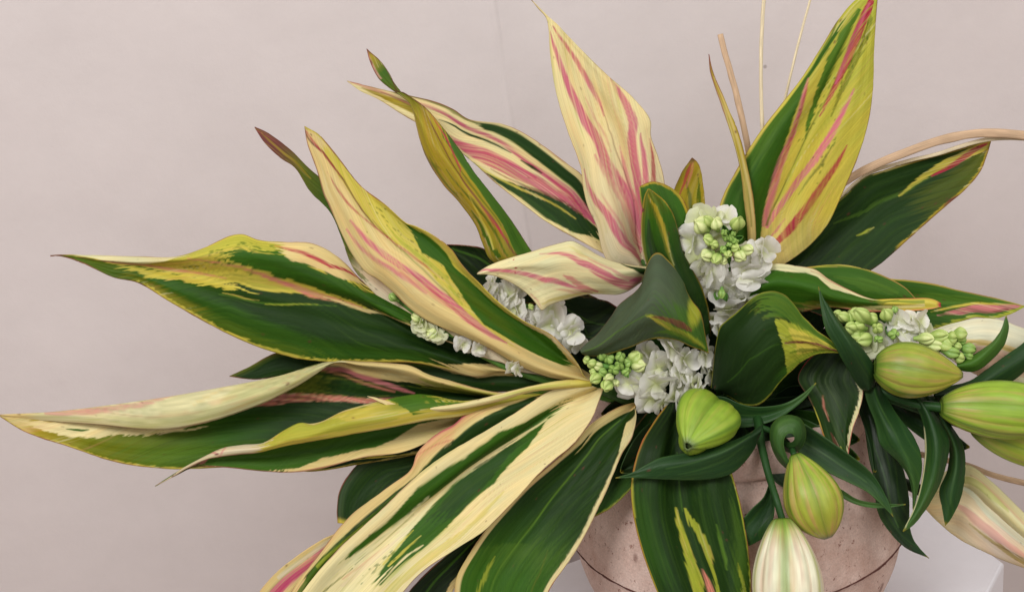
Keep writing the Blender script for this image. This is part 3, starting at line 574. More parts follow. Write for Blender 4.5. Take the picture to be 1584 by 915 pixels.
# D
LF([[(915, 596), (880, 599), (852, 603), (796, 639), (746, 669), (700, 695), (668, 717), (626, 752), (598, 780), (555, 819), (520, 852), (484, 893), (455, 935), (430, 985)],
    [(920, 598, -.2), (870, 615, -.2), (800, 660), (735, 705), (660, 760), (600, 800), (550, 842), (500, 890), (460, 945), (440, 990)],
    [(925, 600, -.8), (863, 631, -.9), (782, 685, -.9), (711, 736, -.9), (654, 788, -.8), (598, 832, -.7), (541, 881, -.5), (500, 925, -.4), (460, 995, -.3)],
    [(929, 600, -.1), (895, 636, 0), (835, 690), (780, 745), (720, 805), (660, 850), (600, 905), (520, 1000)],
    [(934, 598, .3), (925, 625, .4), (916, 646, .4), (888, 685, .5), (842, 724, .5), (799, 770, .4), (750, 819, .3), (707, 847, .3), (654, 883, .3), (626, 912, .3), (560, 1000, .2)]],
   [(0, 1.3), (.2, 2.6), (.6, 4.2), (1, 5.4)], [(0, 'cream'), (.5, 'cream'), (1, 'pale')],
   [('R', 'green', [(912, 603), (850, 630), (771, 667), (718, 709), (647, 755), (598, 808), (548, 846), (530, 866)], [(873, 627), (800, 674), (753, 703), (704, 738), (655, 778), (619, 804), (575, 836), (545, 858)], dict(amp=1.5, vr=(0, .6))),
    ('R', 'pale', [(650, 775), (598, 822), (550, 858), (490, 905)], [(668, 791), (615, 845), (560, 890), (500, 960)], dict(amp=3, a=.7)),
    ('R', 'lime', [(700, 752), (660, 798), (626, 835), (580, 880)], [(710, 808), (660, 848), (600, 900), (560, 930)], dict(amp=7, a=.55)),
    ('R', 'green', [(872, 631), (820, 666), (753, 713), (700, 750), (665, 787), (640, 815), (615, 848), (580, 898)], [(856, 639), (848, 647), (816, 692), (778, 728), (764, 748), (722, 782), (686, 818), (655, 848), (600, 893)], dict(amp=1.6, len=40)),
    ('R', 'bgreen', [(800, 675), (750, 712), (700, 757), (672, 793)], [(800, 690), (760, 740), (720, 785), (690, 805)], dict(amp=4, a=.7)),
    ('S', 'yellow', [(652, 828, 2), (625, 850, 5), (600, 875, 4)], dict(amp=5, len=30)), ('S', 'cream', [(655, 842, 2), (630, 858, 4), (600, 890, 3)], dict(amp=4, len=30)), ('S', 'yellow', [(640, 820, 1), (618, 842, 3), (592, 872, 2)], dict(amp=3, len=30)),
    ('K', 'green', [(655, 770, 7), (636, 788, 7), (600, 860, 8), (640, 845, 8), (700, 800, 8), (580, 880, 8)], 7), ('S', 'green', [(664, 762, 2), (655, 769, 7), (646, 776, 2)], dict(amp=2)), ('S', 'green', [(637, 786, 1), (632, 790, 3), (626, 795, 1)], dict(amp=1)),
    ('S', 'yellow', [(780, 760, 2), (730, 812, 10), (680, 850, 18), (630, 890, 22), (590, 930, 20)], dict(amp=6, a=.6)),
    ('S', 'pcream', [(640, 815, 2), (580, 862, 9), (530, 905, 10)], dict(amp=3, a=.6)), ('S', 'sal', [(600, 842, 1), (560, 872, 4), (530, 895, 4)], dict(amp=1, a=.35)),
    ('S', 'olive', [(545, 878, 1), (520, 898, 2.4), (500, 915, 3)], dict(amp=.6)), ('S', 'olive', [(640, 794, 1), (590, 840, 1.8), (550, 872, 1.4)], dict(amp=.3, a=.6))],
   ripple=.05, label='broadest leaf at lower left, striped green down its cream blade', ew=.9)
# G
LF([[(920, 592, .2), (900, 590), (852, 583), (801, 564), (753, 536), (716, 519), (664, 497), (630, 474), (608, 451), (585, 432), (565, 420), (542, 388), (520, 343), (508, 315), (502, 303), (491, 265), (475.5, 222), (471, 197)],
    [(920, 590, .6), (850, 573, .6), (790, 546, .7), (730, 512, .8), (660, 468, .8), (610, 425, .8), (570, 370, .7), (530, 300, .5), (492, 233, .2), (471, 196)],
    [(920, 587, -.2), (850, 560, -.2), (790, 525), (740, 485), (690, 440), (640, 395), (600, 355), (578, 335), (556, 305), (532, 273), (500, 232), (471, 196)],
    [(920, 583, -1), (860, 545, -1), (810, 505, -1), (760, 470, -.9), (720, 430, -.8), (680, 390, -.6), (650, 365, -.5), (610, 335, -.3), (560, 295), (520, 245), (492, 213), (471, 196)],
    [(922, 591, .4), (905, 583, .5), (895, 565, .6), (882, 547, .6), (869, 533, .3), (852, 517, .1), (815, 499), (772, 468), (741, 437), (716, 411), (696, 383), (665, 361), (642, 350), (628, 345), (598, 318), (558, 287), (523, 243), (493, 208), (471, 195)]],
   [(0, .8), (.15, 2), (.5, 3), (1, 3.4)], [(0, 'peach'), (.3, 'peach'), (1, 'peach')],
   [('R', 'yellow', [(500, 235), (532, 285), (575, 345), (620, 380), (680, 440), (740, 500), (790, 535)], ('R', -6), dict(amp=2)),
    ('R', 'lime', [(560, 300), (600, 345), (640, 375)], ('R', 0), dict(amp=6, a=.3)),
    ('S', 'olive', [(576, 340, 1), (602, 370, 3), (640, 405, 3), (690, 450, 3), (720, 482, 2)], dict(amp=1.6, a=.75)), ('K', 'olive', [(590, 330, 8), (620, 365, 9), (655, 395, 9), (690, 430, 9), (720, 460, 8)], 8), ('S', 'lime', [(600, 350, 2), (640, 390, 8), (690, 430, 8), (715, 470, 3)], dict(amp=5, a=.7)),
    ('R', 'green', [(633, 354), (653, 391), (687, 411), (707, 445), (727, 476), (747, 502), (784, 530), (829, 550), (869, 564), (888, 568)], [(640, 352), (670, 371), (704, 414), (733, 439), (770, 472), (795, 492), (825, 508), (852, 524), (868, 540), (884, 560)], dict(amp=1.5, vr=(.4, 1))),
    ('R', 'olive', [(690, 415), (730, 470), (790, 520)], [(700, 420), (745, 465), (800, 510)], dict(amp=4, a=.35, vr=(.4, 1))),
    ('S', 'brown', [(471, 199, 2), (500, 236, 4), (532, 279, 4), (560, 325, 3), (580, 350, 2), (600, 368, 1.5)], dict(amp=.4, a=.9)), ('S', 'red', [(474, 203, 2), (500, 238, 4), (525, 270, 3)], dict(amp=.4, a=.8)),
    ('S', 'red', [(506, 265, 1), (520, 290, 3), (537, 313, 3.5), (560, 336, 3), (580, 352, 3), (602, 368, 3), (646, 403, 4), (680, 430, 2)], dict(amp=.5, a=.8)),
    ('S', 'pink', [(542, 340, 3), (559, 363, 7), (588, 388, 10), (619, 411, 10), (659, 436, 12), (693, 465, 15), (727, 495, 14), (761, 519, 9), (784, 531, 4)], dict(amp=1.2)),
    ('S', 'red', [(619, 414, 2), (659, 440, 4), (693, 470, 4), (740, 508, 3), (780, 530, 2)], dict(amp=.8, a=.6)),
    ('S', 'rose', [(537, 354, 3), (556, 380, 6), (582, 402, 7), (619, 424, 8), (660, 452, 5)], dict(amp=1, a=.9)),
    ('S', 'sal', [(619, 420, 3), (660, 448, 8), (700, 478, 6)], dict(amp=1.5, a=.6)),
    ('R', 'pcream', ('R', 7), ('R', -6), dict(amp=.8, u=(0, .24))), ('R', 'yellow', ('R', 4), ('R', -6), dict(amp=1.2))],
   ripple=.04, label='long cream and yellow leaf with pink streaks crossing diagonally above the others')
# I twisted strip
LF([[(915, 586), (870, 588), (820, 597), (769, 610), (712, 623.5), (673, 628), (640, 626), (616, 625), (600, 620), (582, 614.5), (568, 612)],
    [(915, 592, .3), (870, 596, .3), (820, 602, .3), (765, 616, .3), (710, 628, .2), (673, 631.5, .2), (640, 629), (610, 626), (590, 621), (568, 612.3)],
    [(915, 598), (870, 600), (820, 606), (764, 621.5), (707, 633), (673, 635.5), (636, 632), (610, 629.5), (593, 624.5), (580, 618), (568, 612.6)]], [(0, 1.2), (.3, 3.2), (1, 3.6)], [(0, 'yellow'), (.4, 'cream'), (1, 'cream')],
   [('S', 'lime', [(880, 593, 3), (820, 602, 5), (760, 616, 3)], dict(a=.6)), ('S', 'rose', [(660, 632, 1), (630, 629, 2), (600, 624, 1)], dict(a=.6))], label='thin twisted cream strip of a leaf lying over the others', ew=1.0)
# N behind E on the right
LF([[(1010, 625), (960, 690), (925, 745), (900, 800)], [(1020, 640), (1003, 700), (985, 745), (974, 758), (945, 785), (915, 801), (903, 806)]], [(0, 0), (1, 2.6)], 'dgreen',
   [('R', 'lime', ('R', 5), ('R', -3), {}), ('R', 'green', ('R', 0), ('R', 20), dict(a=.6, u=(.5, 1)))], cup=-.3, label='dark green leaf tip over the left shoulder of the pot')
# ------------------------------------------------------------------ cordyline shoot rising behind the middle
top = empty('cordyline_shoot', P(1000, 420, -2), 'cordyline shoot of pink, cream and green leaves rising up the middle of the bouquet', 'leaves')
tube('stem', top, [(1000, 400, -2), (1010, 450, -3), (1030, 540, -5), (1060, 640, -9), (1075, 740, -14)], [22, 22, 20], MAT_LILY, 'lilyl')
TF = lambda *a, **k: blade('leaf', top, *a, **k)
# Q1
TF([[(1000, 400), (960, 375), (930, 325), (902, 273), (880, 255), (845, 229), (805, 203), (775, 191), (727, 185), (700, 168), (665, 155), (640, 149), (602, 141), (576, 135), (537, 125)],
    [(1000, 404, -.4), (958, 396, -.5), (920, 352, -.6), (860, 295, -.6), (800, 255, -.5), (740, 220, -.4), (690, 190, -.2), (640, 165), (590, 146), (537, 125.5)],
    [(1000, 408), (960, 405), (928, 389), (880, 363), (845, 343), (810, 317), (770, 286), (731, 251), (700, 225), (670, 202), (642, 189), (620, 176), (585, 154), (558, 141), (537, 126)]],
   [(0, -2.4), (.4, -2), (1, -1.4)], [(0, 'cream'), (.6, 'cream'), (1, 'cream')],
   [('R', 'bgreen', [(727, 187), (775, 196), (805, 208), (845, 236), (880, 264), (900, 285), (925, 340)], [(735, 191), (749, 200), (792, 218), (836, 251), (880, 286), (902, 312), (926, 347)], dict(amp=.8, len=80)),
    ('R', 'bgreen', [(744, 262), (783, 280), (832, 296), (880, 315), (928, 357)], [(744, 264), (775, 286), (806, 305), (845, 337), (888, 360), (928, 371)], dict(amp=1.5)),
    ('R', 'lgreen', [(700, 226), (735, 256)], [(700, 232), (740, 266)], dict(a=.7)),
    ('R', 'olive', ('L', -3), [(620, 146), (657, 156), (700, 176), (730, 188)], dict(amp=3, a=.8)), ('S', 'mustard', [(560, 136, 2), (600, 152, 9), (640, 170, 12), (660, 185, 5)], dict(amp=2)), ('S', 'green', [(590, 143, 2), (625, 157, 5), (650, 170, 4)], dict(a=.7)),
    ('S', 'sal', [(543, 127, 3), (575, 138, 5), (610, 150, 4), (640, 165, 2)], dict(a=.8)),
    ('S', 'rose', [(640, 157, 3), (665, 165, 5), (700, 185, 6), (720, 195, 5)], {}),
    ('S', 'pink', [(694, 180, 2), (714, 192, 6), (766, 216, 6), (810, 247, 8), (862, 282, 11), (900, 318, 12), (926, 349, 8)], dict(amp=1)),
    ('S', 'hot', [(770, 218, 2), (810, 247, 4), (862, 284, 5), (900, 320, 5)], dict(amp=1.5, a=.7)),
    ('S', 'rose', [(694, 210, 2), (744, 229, 5), (792, 252, 5), (830, 275, 4)], {}),
    ('S', 'hot', [(700, 217, 3), (720, 229, 13), (744, 241, 19), (780, 258, 20), (827, 280, 19), (862, 300, 15), (906, 331, 8), (925, 348, 4)], dict(amp=1.5)),
    ('S', 'pink', [(800, 270, 3), (840, 290, 8), (890, 320, 10), (920, 344, 6)], dict(amp=3, a=.8)),
    ('S', 'brown', [(760, 262, 1), (810, 288, 4), (850, 302, 5), (900, 332, 3)], dict(amp=2, a=.8)),
    ('S', 'dgreen', [(679, 185, 1), (705, 196, 3.5), (731, 210, 4), (775, 229, 3), (790, 237, 1)], dict(amp=1.5)), ('S', 'dgreen', [(805, 248, 2), (822, 258, 5), (838, 268, 2)], dict(amp=1.5)),
    ('S', 'yellow', [(735, 258, 2), (800, 290, 4), (850, 312, 3), (890, 338, 2)], dict(a=.8)), ('S', 'yellow', [(640, 180, 3), (670, 195, 6), (700, 215, 3)], dict(a=.5))],
   label='leaf with dark green sides and a magenta streak, reaching up and to the left', ripple=.03)
# Q2 twisted
TF([[(805, 425), (760, 402), (749, 382), (735, 347), (714, 317), (683, 282), (657, 238), (644, 194), (640, 176), (634, 160), (624, 151), (602, 136), (585, 121), (572, 95), (567, 76)],
    [(825, 424, 1), (785, 400, 1.2), (770, 358, 1.2), (728, 305, 1.2), (700, 262, 1.1), (670, 222, .9), (652, 188, .6), (641, 170, .3), (634, 157, .2), (622, 147), (604, 129), (590, 113), (578, 94), (567, 76)],
    [(835, 423, .9), (802, 395, 1), (780, 352, 1), (745, 305, .9), (705, 258, .6), (680, 215, .4), (658, 178, .1), (646, 165), (636, 154), (622, 143.5), (606, 124), (595, 108), (582, 92), (567, 75.5)],
    [(845, 420), (819, 384), (792, 343), (766, 308), (735, 268), (709, 229), (683, 195), (657, 165), (648, 158), (637, 151), (624, 143), (615, 141, 0), (604, 117), (589, 95), (578, 85), (567, 75)]],
   [(0, .5), (.5, .4), (.75, .2), (1, .2)], [(0, 'olive'), (.3, 'mustard'), (.68, 'mustard'), (.8, 'olive'), (.9, 'mgreen'), (.97, 'mustard'), (1, 'brown')],
   [('R', 'mgreen', [(815, 410), (789, 372), (760, 322), (720, 265), (690, 220)], ('R', -4), dict(amp=1.5)), ('R', 'green', [(815, 400), (790, 365)], [(828, 405), (800, 360)], dict(a=.5)),
    ('K', 'olive', [(670, 250, 8), (700, 290, 8), (735, 340, 8), (760, 380, 8)], 8), ('S', 'olive', [(652, 220, 2), (668, 255, 8), (690, 285, 6), (712, 310, 3)], dict(amp=4)), ('S', 'green', [(730, 325, 2), (750, 362, 8), (772, 398, 9)], dict(amp=5, a=.9)), ('S', 'green', [(690, 262, 2), (730, 310, 5), (760, 350, 5), (785, 395, 4)], dict(amp=3, a=.7)), ('S', 'green', [(700, 240, 1), (720, 275, 4), (745, 310, 4), (775, 350, 2)], dict(amp=3, a=.6)),
    ('S', 'yellow', [(725, 300, 1), (745, 340, 5), (765, 385, 5)], dict(amp=2, a=.8)),
    ('S', 'brown', [(656, 172, 1), (668, 195, 2.4), (688, 232, 2.4), (716, 280, 3), (745, 318, 3.5), (775, 360, 3), (800, 395, 2)], dict(amp=.5)), ('S', 'red', [(668, 180, 1), (690, 215, 3), (712, 262, 3), (712, 275, 1)], dict(amp=.6)), ('S', 'red', [(745, 320, 1), (765, 345, 4), (785, 375, 3)], dict(amp=.8)),
    ('S', 'rose', [(569, 82, 2), (578, 105, 4), (590, 122, 3)], dict(a=.8))], edge='brown', ew=1.4, label='narrow mustard leaf twisted once, its tip curling up')
# P
TF([[(990, 420), (945, 410), (933, 390), (923, 349), (910, 321), (903, 294), (898, 257), (878, 202), (861, 147), (851, 82), (849, 46), (845, 28), (834, 15), (820, -2)],
    [(993, 416, .7), (965, 380, .8), (945, 320, .8), (920, 240, .7), (893, 160, .5), (868, 92, .3), (852, 46, .1), (846, 28), (835, 15), (820, -2)],
    [(996, 412, -.2), (990, 385, -.3), (982, 330, -.3), (965, 264, -.4), (942, 202, -.4), (914, 142, -.3), (880, 84, -.2), (855, 42), (847, 28), (835, 15), (820, -2)],
    [(1000, 408, .6), (1002, 370, .6), (1002, 300, .6), (990, 240, .5), (965, 178, .4), (928, 116, .2), (888, 70), (859, 39), (848, 28), (836, 15), (820, -2)],
    [(1004, 412), (1018, 380), (1030, 330), (1027, 276), (1018, 243), (1007, 211), (1006, 186), (979, 151), (942, 119), (905, 83), (873, 50), (862, 38), (849, 27), (836, 14), (820, -3)]],
   [(0, -2), (.4, -.8), (1, -.6)], [(0, 'pcream'), (.5, 'cream'), (1, 'cream')],
   [('R', 'peach', [(905, 110), (925, 160), (955, 230), (970, 280)], [(940, 130), (960, 180), (975, 230), (985, 290)], dict(a=.4, amp=5)),
    ('S', 'pink', [(852, 50, 2), (862, 85, 7), (875, 122, 9), (905, 188, 15), (937, 248, 20), (969, 298, 20), (988, 349, 14), (992, 390, 8)], dict(amp=1.3, a=.95)),
    ('S', 'rose', [(920, 240, 3), (950, 290, 12), (975, 340, 14), (990, 385, 8)], dict(amp=3, a=.7)),
    ('S', 'rose', [(855, 41, 2), (873, 66, 5), (891, 92, 7), (914, 133, 9), (928, 161, 5), (935, 180, 2)], dict(amp=1)), ('S', 'rose', [(905, 150, 1), (918, 180, 4), (935, 210, 5), (945, 235, 2)], dict(amp=2, a=.6)),
    ('S', 'pink', [(944, 122, 4), (955, 140, 9), (965, 156, 11), (979, 197, 15), (983, 257, 18), (990, 321, 15), (995, 370, 8)], dict(amp=1.4)),
    ('S', 'rose', [(958, 225, 2), (965, 260, 8), (975, 290, 9), (988, 330, 5)], dict(amp=2.5, a=.8)),
    ('S', 'pink', [(990, 206, 2), (995, 235, 7), (998, 280, 10), (1002, 320, 6)], dict(amp=1)), ('S', 'red', [(1005, 214, 1), (1009, 240, 5), (1011, 275, 8), (1013, 310, 6)], dict(amp=.8, a=.85)),
    ('S', 'pink', [(904, 262, 2), (911, 290, 8), (923, 312, 11), (951, 353, 14), (979, 386, 15), (990, 405, 10)], dict(amp=1.4)),
    ('S', 'rose', [(930, 300, 1), (945, 325, 4), (965, 355, 5), (982, 390, 4)], dict(amp=1, a=.6)), ('S', 'sal', [(886, 225, 1), (895, 250, 3), (905, 270, 1)], dict(a=.3)),
    ('S', 'brown', [(930, 165, 1), (942, 200, 2), (965, 264, 2.4), (982, 330, 2.6), (992, 395, 2.6)], dict(amp=.2, a=.6))],
   label='tall pale leaf striped with pink standing up in the middle', ripple=.04, ew=1.0)
# R bent
TF([[(1010, 412), (999, 412), (955, 406), (924, 394), (908, 384), (896, 377, .3), (884, 372.5, .3), (866, 376), (822, 389), (795, 397), (770, 405), (752, 413), (738, 422)],
    [(1010, 418, .9), (985, 418, 1), (950, 420, 1.3), (910, 410, 1.5), (870, 402, 1.4), (830, 406, 1.1), (790, 411, .6), (738, 423)],
    [(1010, 424, .5), (985, 428, .6), (940, 440, .8), (890, 438, .9), (850, 428, .8), (800, 419, .5), (760, 420, .2), (738, 423.5)],
    [(1010, 430), (994, 435), (973, 449), (955, 455), (927, 454), (905, 455), (882, 461), (862, 467), (848, 473), (838, 480), (830, 470), (818, 456), (798, 441), (770, 428), (752, 424), (738, 424)]],
   [(0, 0), (.2, 1.8), (.6, 3.0), (1, 2.6)], 'pale',
   [('S', 'pink', [(742, 420, 2), (760, 418, 5), (794, 420, 7), (820, 425, 8), (847, 432, 9), (885, 444, 8), (915, 452, 4)], dict(amp=.8)),
    ('S', 'pink', [(836, 393, 2), (855, 392, 5), (875, 394, 8), (910, 411, 13), (945, 431, 20), (973, 441, 18), (992, 430, 14)], dict(amp=1.5, a=.92)),
    ('S', 'rose', [(871, 425, 2), (885, 434, 11), (905, 445, 14), (925, 450, 5)], dict(amp=4, a=.85)), ('S', 'rose', [(855, 445, 2), (880, 450, 6), (900, 454, 2)], dict(a=.6)),
    ('S', 'pink', [(910, 400, 2), (945, 416, 7), (985, 430, 9)], dict(amp=2, a=.6)), ('S', 'bgreen', [(958, 407, 2), (975, 413, 10), (998, 420, 16), (1008, 421, 12)], dict(amp=1.5)),
    ('S', 'yellow', [(880, 380, 2), (895, 392, 12), (910, 398, 4)], dict(a=.3)), ('S', 'yellow', [(840, 470, 3), (870, 459, 8), (910, 452, 3)], dict(a=.5)),
    ('S', 'rose', [(838, 476, 2), (832, 465, 3), (822, 455, 2)], dict(a=.8)), ('B', 'red', 795, 402, 1.6, 1.6), ('B', 'red', 798, 414, 2.4, 1.8), ('B', 'red', 797, 421, 1.4, 1.2)],
   label='cream leaf with pink streaks bent over sideways to the left', edge='brown', ew=1.3)
# S1b, S1a, T, U
TF([[(1075, 470), (1045, 440), (1020, 400), (1002, 350), (992, 315), (989, 290)],
    [(1085, 480, .3), (1065, 440, .4), (1045, 390, .4), (1025, 335, .4), (1008, 300, .3), (992, 287)],
    [(1097, 500), (1094, 470), (1086, 430), (1076, 380), (1066, 331), (1052, 302), (1034, 288), (1012, 280.5), (1000, 283), (990, 288)]],
   [(0, -1), (.3, .8), (1, 1.4)], [(0, 'dgreen'), (.6, 'green'), (1, 'green')], [('R', 'mustard', ('R', 7), ('R', -3), dict(amp=1)), ('R', 'lime', ('L', 3), ('L', -3), {})], label='short green leaf edged in yellow behind the small folded leaf')
TF([[(1065, 525), (1030, 470), (1005, 425), (996, 395), (992, 367), (992, 340), (994, 320), (997, 302), (1002, 292)],
    [(1075, 525, .2), (1045, 460, .2), (1020, 410, .1), (1008, 370), (1005, 335), (1003, 310), (1003, 292)],
    [(1085, 525, .9), (1062, 455, 1), (1040, 400, 1), (1027, 360, .9), (1019, 325, .8), (1011, 305, .4), (1004, 292)],
    [(1092, 522, .2), (1078, 460, .2), (1060, 410, .2), (1048, 375, .2), (1036, 335, .2), (1020, 308), (1005, 292)],
    [(1100, 520, -.5), (1096, 478, -.4), (1086, 446, -.4), (1068, 411, -.4), (1056, 388, -.4), (1049, 357, -.3), (1041, 331, -.2), (1028, 310), (1012, 297), (1005, 292)]],
   [(0, .5), (.3, 2.6), (1, 2.6)], [(0, 'dgreen'), (.5, 'dgreen'), (.8, 'green'), (1, 'olive')],
   [('S', 'olive', [(1003, 300, 5), (1012, 320, 12), (1024, 350, 12), (1032, 380, 9), (1042, 410, 5)], dict(amp=3)), ('S', 'mustard', [(1003, 300, 3), (1014, 320, 7), (1024, 345, 6), (1031, 370, 4), (1035, 390, 2)], dict(amp=2.5, a=.85)), ('S', 'xgreen', [(1003, 340, 3), (1006, 370, 14), (1014, 400, 14), (1026, 430, 8)], dict(amp=2, a=.7)),
    ('R', 'olive', ('L', 5), ('L', -3), dict(amp=1.5, u=(.4, 1))), ('R', 'mustard', ('R', 3), ('R', -3), dict(amp=.5)), ('R', 'mustard', ('L', 2), ('L', -3), dict(amp=.5)), ('B', 'brown', 994, 324, 4, 3)], label='small dark leaf folded along a yellow ridge in the middle', edge='brown', ew=1)
TF([[(1075, 400), (1055, 360), (1040, 320), (1043, 293), (1050, 276), (1057, 262), (1070, 244)],
    [(1082, 400, -.3), (1076, 350, -.3), (1070, 310, -.3), (1068, 280, -.2), (1070, 262), (1071, 244)],
    [(1090, 400), (1093, 350), (1091, 320), (1088, 290), (1083, 259), (1078, 250), (1071.5, 244)]], [(0, -2), (1, 0)], 'mustard',
   [('S', 'olive', [(1062, 280, 2), (1066, 300, 5), (1072, 330, 7)], dict(amp=3)), ('S', 'green', [(1080, 275, 2), (1082, 300, 6), (1084, 330, 8)], dict(amp=4, a=.8)), ('S', 'red', [(1068, 252, 5), (1064, 265, 6), (1058, 285, 4), (1052, 300, 2)], dict(amp=1)),
    ('S', 'sal', [(1072, 252, 3), (1068, 270, 4), (1062, 290, 2)], dict(amp=1, a=.7)), ('U', 'brown', .93, .99), ('R', 'olive', ('L', 5), ('L', 0), dict(a=.6))], edge='brown', ew=1.6, label='short yellow leaf with a dark red tip')
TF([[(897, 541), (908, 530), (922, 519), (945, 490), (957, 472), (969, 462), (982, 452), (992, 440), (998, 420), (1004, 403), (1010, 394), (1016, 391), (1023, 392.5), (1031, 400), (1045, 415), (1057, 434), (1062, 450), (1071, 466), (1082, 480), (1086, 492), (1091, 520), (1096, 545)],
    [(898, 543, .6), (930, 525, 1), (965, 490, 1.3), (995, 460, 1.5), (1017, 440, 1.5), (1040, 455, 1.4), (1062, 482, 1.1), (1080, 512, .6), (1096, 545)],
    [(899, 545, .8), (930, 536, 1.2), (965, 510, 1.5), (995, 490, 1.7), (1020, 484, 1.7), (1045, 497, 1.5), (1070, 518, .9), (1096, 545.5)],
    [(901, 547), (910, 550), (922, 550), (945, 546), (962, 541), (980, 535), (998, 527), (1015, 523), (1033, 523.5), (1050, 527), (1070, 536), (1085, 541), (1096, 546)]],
   [(0, 2), (.5, 3.6), (1, 3.4)], [(0, 'ggreen'), (.6, 'ggreen'), (1, 'mgreen')],  # leaf's grey-green, lifted to carry the grey sheen of reflected light
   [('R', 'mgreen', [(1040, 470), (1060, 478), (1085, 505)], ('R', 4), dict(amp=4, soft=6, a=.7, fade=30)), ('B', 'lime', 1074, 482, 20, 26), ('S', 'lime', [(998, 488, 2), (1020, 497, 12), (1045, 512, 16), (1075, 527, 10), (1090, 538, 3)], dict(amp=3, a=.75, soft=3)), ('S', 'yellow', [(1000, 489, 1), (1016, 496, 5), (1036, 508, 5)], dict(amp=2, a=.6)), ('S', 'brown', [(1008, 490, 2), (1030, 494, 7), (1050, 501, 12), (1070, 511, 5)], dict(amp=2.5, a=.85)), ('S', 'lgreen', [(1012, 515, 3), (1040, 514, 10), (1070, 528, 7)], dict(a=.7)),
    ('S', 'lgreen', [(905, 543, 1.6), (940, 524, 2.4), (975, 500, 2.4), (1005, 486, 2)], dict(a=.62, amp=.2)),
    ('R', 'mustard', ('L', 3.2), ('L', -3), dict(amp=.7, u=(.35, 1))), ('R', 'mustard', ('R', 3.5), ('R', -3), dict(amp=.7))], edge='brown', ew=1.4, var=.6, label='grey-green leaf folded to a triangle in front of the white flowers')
# dark leaves just behind the cream bent leaf
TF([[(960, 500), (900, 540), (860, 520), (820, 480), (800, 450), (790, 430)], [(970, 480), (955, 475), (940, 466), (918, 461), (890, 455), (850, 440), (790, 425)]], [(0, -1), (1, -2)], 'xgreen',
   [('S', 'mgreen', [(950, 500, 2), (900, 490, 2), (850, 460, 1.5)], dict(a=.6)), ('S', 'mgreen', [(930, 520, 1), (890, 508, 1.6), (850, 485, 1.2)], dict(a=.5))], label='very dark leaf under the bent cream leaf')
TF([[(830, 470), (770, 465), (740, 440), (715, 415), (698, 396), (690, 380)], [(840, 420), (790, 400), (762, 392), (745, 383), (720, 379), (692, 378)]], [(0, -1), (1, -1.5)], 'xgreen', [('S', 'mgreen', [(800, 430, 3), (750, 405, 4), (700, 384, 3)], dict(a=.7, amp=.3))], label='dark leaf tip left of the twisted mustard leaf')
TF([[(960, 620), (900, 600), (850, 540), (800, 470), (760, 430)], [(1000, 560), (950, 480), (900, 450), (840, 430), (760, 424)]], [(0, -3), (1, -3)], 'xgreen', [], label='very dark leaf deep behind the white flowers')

# ------------------------------------------------------------------ cordyline shoot at the right
right = empty('cordyline_shoot', P(1180, 430, -2), 'cordyline shoot of broad green and yellow leaves on the right of the bouquet', 'leaves')
tube('stem', right, [(1180, 420, -2), (1175, 480, -3), (1160, 560, -6), (1140, 650, -10), (1130, 740, -14)], [22, 24, 22], MAT_LILY, 'lilyl')
RF = lambda *a, **k: blade('leaf', right, *a, **k)
# X
RF([[(1170, 440), (1200, 410), (1240, 370), (1280, 325), (1305, 303), (1337, 275), (1364, 264), (1410, 250), (1470, 234), (1511, 222), (1532, 217)],
    [(1175, 450, -.6), (1230, 415, -.7), (1285, 375, -.7), (1332, 342, -.7), (1401, 296, -.6), (1475, 254, -.3), (1505, 238), (1532, 218)],
    [(1180, 460), (1260, 440), (1320, 430), (1355, 413), (1383, 390), (1424, 353), (1465, 317), (1493, 294), (1516, 266), (1527, 239), (1533, 219)]],
   [(0, -2.4), (1, -3)], [(0, 'xgreen'), (.5, 'dgreen'), (.8, 'dgreen'), (1, 'olive')],
   [('R', 'olive', [(1420, 300), (1480, 262), (1520, 235)], ('R', 0), dict(a=.4, amp=8)),
    ('S', 'yellow', [(1528, 222, 12), (1500, 236, 14), (1470, 249, 13), (1440, 266, 9), (1415, 284, 7), (1390, 304, 3)], dict(amp=3)), ('S', 'lgreen', [(1290, 345, 2), (1340, 325, 6), (1400, 296, 7), (1440, 272, 4)], dict(amp=4, a=.4)),
    ('S', 'red', [(1530, 219, 4), (1505, 233, 8), (1479, 252, 8), (1460, 263, 6), (1440, 273, 2)], dict(amp=1)), ('S', 'lime', [(1325, 365, 2), (1339, 358, 6), (1352, 351, 2)], dict(amp=3, a=.8)),
    ('R', 'mustard', ('R', 6), ('R', -3), dict(amp=2, u=(.55, 1))), ('R', 'mustard', ('L', 4), ('L', -3), dict(amp=2, u=(.6, 1), a=.8)), ('S', 'brown', [(1460, 318, 2), (1470, 310, 5), (1482, 302, 2)], dict(vr=(.8, 1)))],
   label='dark green leaf with a yellow and red tip reaching up to the right', edge='brown', ew=1.8)
